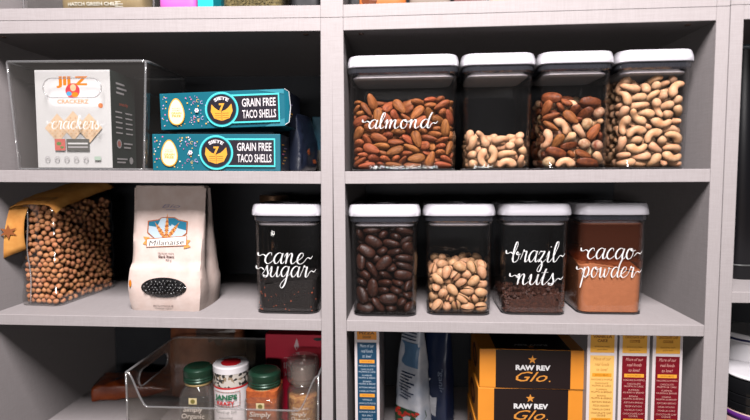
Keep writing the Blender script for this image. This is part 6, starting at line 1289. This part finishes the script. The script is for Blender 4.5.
P.text('SEASONING', 0, .070, .0042, PL, w=.028); P.text('Simply', -.003, .058, .0080, PL, w=.028, shear=.15); P.text('Organic', 0, .047, .0080, PL, w=.034, shear=.15)
P.build(r, lambda u, v, l: ((.0275+l)*math.sin(u/.0275), -(.0275+l)*math.cos(u/.0275), v))
q = random.Random(5); V = []; F = []
V, F = lathe([(.001, .005), (.0245, .006), (.0245, .088), (.001, .091)], 28)
sp = (V, F)
def flakes(n, R, z0, z1, s, seed):
    q = random.Random(seed); V = []; F = []
    for i in range(n):
        a = q.uniform(0, 2*PI); z = q.uniform(z0, z1); rr_ = R-.0008*q.random(); c = Vector((rr_*math.cos(a), rr_*math.sin(a), z)); b_ = len(V); k = q.uniform(.6, 1.4)*s
        Q = Quaternion((q.gauss(0, 1), q.gauss(0, 1), q.gauss(0, 1), q.gauss(0, 1))).normalized()
        for p in ((1, 0, 0), (-.6, .8, 0), (-.6, -.8, 0), (0, 0, .7)): V.append(tuple(c+Q @ (Vector(p)*k)))
        F += [(b_, b_+1, b_+3), (b_+1, b_+2, b_+3), (b_+2, b_, b_+3), (b_, b_+2, b_+1)]
    return V, F
o = obj('coarse_seasoning', mesh('coarse_seasoning', *merge(sp, flakes(900, .0240, .008, .088, .0016, 3)), smooth=False), pmat('golden_spice', srgb(234, 172, 100), .7, var=.6, vscale=210, c2=srgb(150, 70, 30)), None, ML @ Matrix.Translation((-.0815, .080, ZB)) @ Matrix.Diagonal((1, 1, .88, 1)))
tag(o, 'coarse golden seasoning flakes inside the grinder', 'spice', kind='stuff')
# red tea carton behind
REDB = pmat('crimson_card', srgb(212, 22, 60), .45, var=.08, vscale=30)
r = carton('crimson_box', 'crimson carton with a white flame emblem standing in the bin behind the spice grinder', 0.108, .028, .1640, (-.1085, .138+.014, ZB), REDB, left=True)
P = Print(); RW = flat('red_box_white', srgb(236, 200, 206))
P.poly([(.004, .134), (.0085, .142), (.0065, .152), (.0045, .158), (.002, .150), (-.0005, .142)], RW); P.ell(.0045, .139, .0014, .003, REDB, 10)
P.text('tea', .004, .1235, .0055, RW, w=.014); P.rect(-.020, .1200, .030, .1206, RW)
P.text('INDIA', .002, .1000, .0115, RW, w=.044, bold=.01); P.ell(.044, .156, .0085, .0030, flat('deep_leaf', srgb(10, 50, 50)), 18); P.text('HERBAL', .002, .0850, .0085, RW, w=.040)
P.build(r, on_front(.028))
# kraft bag behind the bin
r = thing('kraft_bag', 'brown kraft bag with a clear window standing behind the spice bin', 'bag', (-.318, .262, S3L), math.radians(8), True)
pg, fr = pouch_fn(.150, .055, .195, seed=7, crump=.005, top=.004, wt=.98, bulge=3); KB = pmat('brown_kraft', srgb(146, 88, 58), .65, var=.25, vscale=40, bump=.2, bscale=120, c2=srgb(112, 62, 40), spec=.2)
obj('pouch', mesh('pouch', *pg, smooth=True), KB, r)
P = Print(); P.ell(.020, .135, .040, .036, flat('bag_window_dark', srgb(70, 48, 40), .15, .8), 32, name='window'); P.build(r, fr(.0014))
# orange bag lying on the shelf at the back
r = thing('orange_bag', 'shiny orange-brown bag lying flat on the dark shelf left of the spice bin', 'bag', (-.470, .250, S3L), math.radians(12), True)
OB = pmat('orange_foil', srgb(178, 84, 36), .25, spec=.7, var=.3, vscale=30, bump=.4, bscale=45, c2=srgb(120, 46, 18))
pg, fr = pouch_fn(.080, .034, .150, seed=13, crump=.006, top=.004, bulge=3)
obj('pouch', mesh('pouch', *xf(pg, Matrix.Translation((-.075, 0, .017)) @ Matrix.Rotation(PI/2, 4, 'Y') @ Matrix.Rotation(PI/2, 4, 'Z')), smooth=True), OB, r)

# ================================================================== bottom middle: baking mix cartons, snack bar cartons, pouches
yellow_head = srgb(244, 178, 72)
def mix_box(label, x, w, front_col, head_col, bar_col, txt_col, head_txt, name='baking_mix_box', title=('VANILLA', 'CAKE'), rows=None, head=.0345):
    d, h = .135, .2265
    r = carton(name, label, w, d, h, (x, .030+d/2, S3R), flat('card_white', srgb(226, 214, 214)), group='upright baking mix cartons')
    P = Print(); m = .0045; a, b_ = -w/2+m, w/2-m; Fm = flat('mix_'+label[:8], front_col); Hm = flat('mixhead_'+label[:8], head_col); Bm = flat('mixbar_'+label[:8], bar_col); Tm = flat('mixtext_'+label[:8], txt_col); Hx = flat('mixtitle_'+label[:8], head_txt)
    P.rect(a, h-head+.0045, b_, h-.0005, Hm)
    P.text(title[0], 0, h-.0065, .0042, Hx, w=(b_-a)*.8, bold=.03); P.text(title[1], 0, h-.0130, .0042, Hx, w=(b_-a)*.42, bold=.03)
    if head > .03: P.text('BAKING MIX', 0, h-.0215, .0024, Hx, w=(b_-a)*.62); P.text('grain free', 0, h-.0260, .0022, Hx, w=(b_-a)*.42)
    P.rect(a, .004, b_, h-head, Fm)
    z = h-head-.0080
    for t, k in (('More of our', .72), ('real foods', .60), ('to love!', .46)): P.text(t, 0, z, .0052, Tm, w=(b_-a)*k, shear=.25); z -= .0085
    z -= .0002
    for head, lines in rows or (('BAKING MIXES', ('PANCAKE & WAFFLE', 'CHOCOLATE', 'MUFFIN & CAKE', 'PUMPKIN', 'MUFFIN & BREAD', 'BANANA', 'MUFFIN & BREAD', 'ARTISAN BREAD', 'PIZZA DOUGH', 'VANILLA CAKE', 'CHOCOLATE CHIP', 'COOKIE')), ('FROSTINGS', ('VANILLA', 'CHOCOLATE')), ('CRACKERS', ('ALMOND FLOUR', 'SEA SALT', 'ROSEMARY', 'CHEDDAR'))):
        P.rect(a+.0035, z-.0005, b_-.0035, z+.0052, Bm); P.text(head, 0, z+.0010, .0028, flat('mixbartext', srgb(200, 120, 20)), w=(b_-a)*.55, bold=.02); z -= .0062
        for i, l in enumerate(lines):
            if z < .010: break
            P.text(l, 0, z, .0027, Tm, w=min((b_-a)*.86, len(l)*.00225)); z -= .0040 if l in ('CHOCOLATE', 'PUMPKIN', 'BANANA', 'CHOCOLATE CHIP') and i < 11 else .0060
        z -= .0022
        if z < .012: break
    P.build(r, on_front(d)); return r
mix_box('blue striped baking mix carton against the left panel', .0290, .0405, srgb(16, 66, 96), srgb(236, 150, 48), srgb(236, 160, 56), srgb(196, 208, 220), srgb(90, 60, 30), title=('PIZZA', 'DOUGH'), head=.0200,
        rows=(('BAKING MIXES', ('PANCAKE & WAFFLE', 'CHOCOLATE', 'MUFFIN & CAKE', 'PUMPKIN', 'MUFFIN & BREAD', 'BANANA', 'MUFFIN & BREAD', 'ARTISAN BREAD', 'VANILLA CAKE')), ('FROSTINGS', ('VANILLA', 'CHOCOLATE FUDGE')), ('CRACKERS', ('ALMOND FLOUR', 'SEA SALT', 'ROSEMARY', 'CHEDDAR'))))
mix_box('yellow baking mix carton beside the snack bar cartons', .3995, .0455, srgb(248, 196, 110), yellow_head, srgb(240, 160, 44), srgb(190, 116, 44), srgb(120, 60, 20), title=('VANILLA', 'CAKE'))
mix_box('maroon baking mix carton next to the yellow one', .4485, .0460, srgb(122, 12, 30), yellow_head, srgb(240, 170, 60), srgb(226, 170, 160), srgb(150, 84, 20), title=('CHOCOLATE CHIP', 'COOKIE'))
mix_box('outer maroon baking mix carton nearest the right panel', .4985, .0450, srgb(122, 12, 30), yellow_head, srgb(240, 170, 60), srgb(226, 170, 160), srgb(150, 84, 20), title=('CHOCOLATE CHIP', 'COOKIE'))
# snack bar cartons
RVO = pmat('raw_orange', srgb(244, 154, 52), .4, var=.08, vscale=25); GLO = flat('glo_gold', srgb(226, 150, 66), .3); RVB = flat('raw_black', srgb(30, 20, 22), .35)
def bar_box(label, x, y, z, rz=0):
    w, d, h = .1715, .130, .0645
    r = carton('snack_bar_box', label, w, d, h, (x, y+d/2, z), RVO, rz, group='stacked snack bar cartons', bev=.0012)
    a, b_ = -w/2+.0260, w/2-.0270
    P = Print(); P.rect(a, .0006, b_, h-.0006, RVB); P.star((a+b_)/2-.001, h-.0165, .0072, GLO)
    P.text('RAW REV', (a+b_)/2, h-.0335, .0078, WHITE, w=.055, bold=.05); P.text('Glo', (a+b_)/2-.002, h-.0525, .0165, GLO, w=.050, shear=.45, bold=.0); P.ell((a+b_)/2+.0265, h-.0515, .0012, .0012, GLO, 10)
    P.build(r, on_front(d))
    P = Print(); P.rect(a, -d/2+.0006, b_, d/2-.0006, RVB); P.star((a+b_)/2-.001, -d/2+.0140, .0072, GLO); P.text('RAW REV', (a+b_)/2, -d/2+.0260, .0078, LGREY, w=.055, bold=.04, rot=PI)
    P.build(r, on_top(h))
    P = Print(); P.ell(0, h/2, .030, .020, flat('raw_brown', srgb(80, 36, 18)), 30); P.ell(0, h/2, .017, .011, flat('raw_bar', srgb(190, 120, 60)), 24); P.build(r, on_left(w))
    return r
bar_box('black and orange snack bar carton at the bottom of its stack, mostly below view', .2925, .045, S3R)
bar_box('black and orange snack bar carton in the middle of its stack', .2945, .046, S3R+.0647, math.radians(.5))
bar_box('black and orange snack bar carton on top of its stack', .2980, .045, S3R+.1294, math.radians(-.6))
# pouches between them
r = thing('flour_pouch', 'white and blue printed flour pouch standing behind the blue baking mix carton', 'bag', (.104, .170, S3R), math.radians(-40))
pg, fr = pouch_fn(.068, .040, .208, seed=2, crump=.004, top=.004, wt=.62)
obj('pouch', mesh('pouch', *pg, smooth=True), pmat('white_pouch', srgb(206, 204, 208), .4, var=.12, vscale=30, c2=srgb(150, 160, 176)), r)
P = Print(); NB = flat('pouch_navy', srgb(40, 56, 84)); 
P.rect(-.032, .003, .032, .040, flat('pouch_green', srgb(40, 70, 44)), 10, 6)
for i in range(18): q = random.Random(i); P.ell(-.028+.056*q.random(), .010+.028*q.random(), .004, .003, flat('pouch_red', srgb(196, 54, 44)), 10)
P.rect(-.024, .120, .024, .165, flat('pouch_blue', srgb(86, 118, 150)), 10, 6)
for i in range(9): P.rect(-.028, .060+i*.0058, .008+.012*((i*7) % 3)/2, .0622+i*.0058, NB, 6, 1)
for i in range(4): P.rect(-.018, .170+i*.006, .018, .1722+i*.006, NB, 6, 1)
P.build(r, fr(.0012))
r = thing('navy_pouch', 'navy blue pouch with a white lower corner standing left of the snack bar cartons', 'bag', (.152, .175, S3R), math.radians(-35))
pg, fr = pouch_fn(.056, .036, .212, seed=5, crump=.004, top=.004, wt=.85)
obj('pouch', mesh('pouch', *pg, smooth=True), pmat('navy_pouch_film', srgb(26, 38, 66), .35, var=.2, vscale=25), r)
P = Print(); P.ell(-.009, .048, .017, .046, flat('pouch_white', srgb(186, 186, 192)), 30); P.text('organic', .012, .10, .010, flat('pouch_pale', srgb(130, 140, 160)), w=.06, rot=-PI/2); P.build(r, fr(.0012))

# ================================================================== right unit
r = thing('black_bin', 'tall black storage bin on the right-hand shelf cut off by the photo edge', 'bin', (.745, .080+.11, Z3T))
BB = pmat('black_plastic', (.006, .006, .008), .35, spec=.4)
obj('bin_body', mesh('bin_body', *loft([rring(.235, .20, .02, 0), rring(.240, .205, .02, .004), rring(.262, .220, .02, .372), rring(.256, .214, .018, .372), rring(.236, .200, .018, .006)]), smooth=True, angle=.7), BB, r)
obj('bin_rim', mesh('bin_rim', *tube([(x, y, .372) for x, y, z in rring(.266, .224, .022, 0)], .004, 8, True), smooth=True), pmat('bin_rim_grey', srgb(70, 84, 92), .4), r)
obj('base_line', mesh('base_line', *tube([(x, y, .024) for x, y, z in rring(.2415, .2065, .02, 0)], .0016, 8, True), smooth=True), pmat('bin_line_grey', srgb(84, 84, 84), .4), r)
Z4 = -.4105
r = thing('supplement_tub', 'white tub with a navy-ringed white cap behind the black-lidded jar', 'tub', (.680, .125, Z4))
obj('tub_body', mesh('tub_body', *lathe([(.001, 0), (.044, 0), (.046, .003), (.046, .1115), (.042, .1205), (.040, .1225), (.001, .1225)], 40), smooth=True, angle=.6), pmat('tub_white', srgb(226, 222, 226), .4), r)
obj('tub_cap', mesh('tub_cap', *lathe([(.043, .1230), (.045, .1230), (.045, .1345), (.043, .1365), (.001, .1365)], 40), smooth=True, angle=.6), pmat('tub_white', srgb(226, 222, 226), .4), r)
obj('cap_ring', mesh('cap_ring', *lathe([(.0445, .1255), (.0456, .1255), (.0456, .1290), (.0445, .1290)], 40, closed=True), smooth=True), flat('ring_navy', srgb(26, 26, 70)), r)
P = Print(); P.rect(-.030, .080, .10, .0885, flat('tub_red', srgb(196, 40, 48)), 30, 1); P.rect(-.05, .0885, .10, .0900, BLACK, 30, 1)
P.build(r, lambda u, v, l: ((.046+l)*math.sin(u/.046), -(.046+l)*math.cos(u/.046), v))
r = thing('lidded_jar', 'jar with a ribbed glossy black lid and a purple band at the right edge', 'jar', (.6485, .0550, Z4))
obj('jar_lid', mesh('jar_lid', *lathe([(.046, .034), (.049, .036), (.0492, .046), (.0478, .0475), (.0492, .049), (.0492, .060), (.0478, .0615), (.0492, .063), (.0492, .078), (.046, .084), (.040, .086), (.001, .086)], 48), smooth=True, angle=.5), pmat('gloss_black', (.008, .008, .009), .16, spec=.7), r)
obj('jar_body', mesh('jar_body', *lathe([(.001, 0), (.046, 0), (.0485, .003), (.0485, .031), (.047, .0335), (.001, .0335)], 48), smooth=True, angle=.6), pmat('cream_label', srgb(226, 190, 180), .45), r)
obj('purple_band', mesh('purple_band', *lathe([(.0484, .022), (.0490, .022), (.0490, .032), (.0484, .032)], 48, closed=True), smooth=True), flat('band_purple', srgb(92, 36, 120)), r)
r = thing('white_tub_lid', 'white domed tub lid resting on the black-lidded jar at the right edge', 'lid', (.6485, .0550, Z4+.0862))
obj('lid_shell', mesh('lid_shell', *lathe([(.001, 0), (.045, 0), (.0475, .001), (.0480, .0025), (.045, .0055), (.030, .0075), (.001, .008)], 48), smooth=True, angle=.6), pmat('tub_white', srgb(226, 222, 226), .4), r)

# ================================================================== top shelf: only the feet of these show
b = thing('clear_bin', 'clear bin on the top shelf holding the green chile bag', 'bin', (-.4075, .018+.075, S0T), left=True)
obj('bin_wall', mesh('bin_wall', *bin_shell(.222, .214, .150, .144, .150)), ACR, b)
for sx in (-1, 1): obj('corner_edge', mesh('corner_edge', *tube([(sx*(.105+.0035*z/.15), -(.070+.003*z/.15), z) for z in (.002, .075, .150)], .0019, 6), smooth=True), ACRIM, b)
obj('rim', mesh('rim', *tube([(x, y, .150) for x, y, z in rring(.221, .149, .0115, 0, 6)], .002, 6, True), smooth=True), ACRIM, b)
def shelf_pouch(name, label, x, y, w, d, h, mat, prints=None, left=True, rz=0, seed=1, z=S0T, cat='bag'):
    r = thing(name, label, cat, (x, y, z), rz, left)
    pg, fr = pouch_fn(w, d, h, seed=seed, crump=.002, top=.004); obj('pouch', mesh('pouch', *pg, smooth=True), mat, r)
    if prints: P = Print(); prints(P); P.build(r, fr(.0010))
    return r
def chile_print(P):
    WT = flat('chile_white', srgb(236, 230, 214)); P.text('HATCH GREEN CHILE', -.012, .0098, .0050, WT, w=.082, bold=.04)
    for i in range(5): P.rect(.024, .004+i*.0036, .040, .0052+i*.0036, WT, 2, 1)
    P.rect(-.04, .030, .03, .060, flat('chile_green', srgb(70, 110, 50)), 8, 4)
shelf_pouch('chile_bag', 'tan bag lettered hatch green chile in the top clear bin', -.3930, .030+.024, .140, .046, .145, pmat('tan_bag', srgb(170, 146, 104), .6, var=.1), chile_print, seed=3, z=S0T+.0032)
shelf_pouch('dark_teal_pouch', 'dark teal pouch between the green chile bag and the pink pouch', -.3075+.026, .075, .035, .030, .12, pmat('dark_teal_film', srgb(20, 56, 70), .5), seed=6)
def pink_print(P): P.poly([(.004, .002), (.030, .016), (.026, .002)], flat('pouch_violet', srgb(70, 20, 90))); P.ell(-.01, .03, .014, .012, flat('pouch_violet', srgb(70, 20, 90)))
shelf_pouch('pink_pouch', 'bright magenta pouch on the top shelf', -.2655, .020+.018, .060, .034, .14, pmat('magenta_film', srgb(226, 112, 206), .4), pink_print, seed=8)
r = carton('cyan_box', 'small bright cyan carton on the top shelf beside the pink pouch', .0245, .05, .09, (-.2185, .018+.025, S0T), pmat('cyan_card', srgb(30, 190, 206), .45), left=True)
P = Print(); P.text('tea', 0, .05, .009, WHITE, w=.016); P.build(r, on_front(.05))
r = thing('herb_jar', 'clear jar of dried herbs on the top shelf above the taco shell boxes', 'jar', (-.1490, .022+.050, S0T), left=True)
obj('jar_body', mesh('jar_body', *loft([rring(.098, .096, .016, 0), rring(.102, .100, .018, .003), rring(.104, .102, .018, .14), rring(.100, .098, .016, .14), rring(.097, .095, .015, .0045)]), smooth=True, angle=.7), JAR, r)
obj('lid', mesh('lid', *loft([rring(.108, .106, .02, .140), rring(.109, .107, .02, .146), rring(.106, .104, .018, .158), rring(.04, .04, .0199, .159)]), smooth=True, angle=.7), LID, r)
fb = loft([rring(.094, .092, .014, .0048), rring(.096, .094, .014, .095), rring(.05, .05, .014, .10)])
def herb(n, w, d, h, seed):
    q = random.Random(seed); V = []; F = []
    for i in range(n):
        x = q.uniform(-w/2, w/2); y = -d/2+.0006*q.random(); z = q.uniform(.006, h); b_ = len(V); s = q.uniform(.001, .0028)
        Q = Quaternion((q.gauss(0, 1), q.gauss(0, 1), q.gauss(0, 1), q.gauss(0, 1))).normalized()
        for p in ((1, 0, 0), (-.6, .7, 0), (-.6, -.7, 0), (0, 0, .5)): v = Q @ (Vector(p)*s); V.append((x+v.x, y+v.y*.4, z+v.z))
        F += [(b_, b_+1, b_+3), (b_+1, b_+2, b_+3), (b_+2, b_, b_+3), (b_, b_+2, b_+1)]
    return V, F
o = obj('dried_herb', mesh('dried_herb', *merge(fb, herb(900, .066, .0945, .09, 4))), pmat('herb', srgb(150, 132, 84), .8, var=.6, vscale=260, c2=srgb(70, 64, 36)), None, ML @ Matrix.Translation((-.1490, .072, S0T)))
tag(o, 'dry greenish-brown herb pieces inside the top shelf jar', 'herbs', kind='stuff')
shelf_pouch('charcoal_pouch', 'dark charcoal pouch at the right end of the upper left shelf', -.0680, .062, .048, .036, .13, pmat('charcoal_film', (.02, .02, .022), .5), seed=9)
shelf_pouch('black_pouch', 'small black pouch at the left end of the upper middle shelf', .0185, .060, .030, .04, .12, MATS['charcoal_film'], left=False, seed=10)
def orange_print(P): P.ell(-.02, .012, .012, .007, flat('snack_brown', srgb(120, 60, 30))); P.rect(-.044, .030, .040, .060, flat('snack_cream', srgb(240, 220, 190)), 8, 4)
shelf_pouch('orange_pouch', 'orange snack pouch on the shelf above the almond jar', .0575, .020+.017, .074, .032, .13, pmat('orange_film', srgb(214, 120, 60), .5), orange_print, left=False, seed=11)
shelf_pouch('grey_pouch', 'grey-beige pouch on the shelf above the almond and cashew jars', .1300, .020+.018, .064, .034, .13, pmat('beige_film', srgb(156, 140, 128), .5), left=False, seed=12)
r = carton('maroon_box', 'dark maroon carton on the shelf above the cashew jar', .048, .06, .11, (.1900, .020+.03, S0T), pmat('maroon_card', srgb(96, 36, 30), .5))
P = Print(); P.rect(-.02, .06, .02, .085, CREAM); P.build(r, on_front(.06))
shelf_pouch('yellow_pouch', 'yellow pouch on the shelf above the mixed nut jar', .2560, .020+.017, .070, .032, .13, pmat('yellow_film', srgb(226, 170, 80), .5), left=False, seed=14)
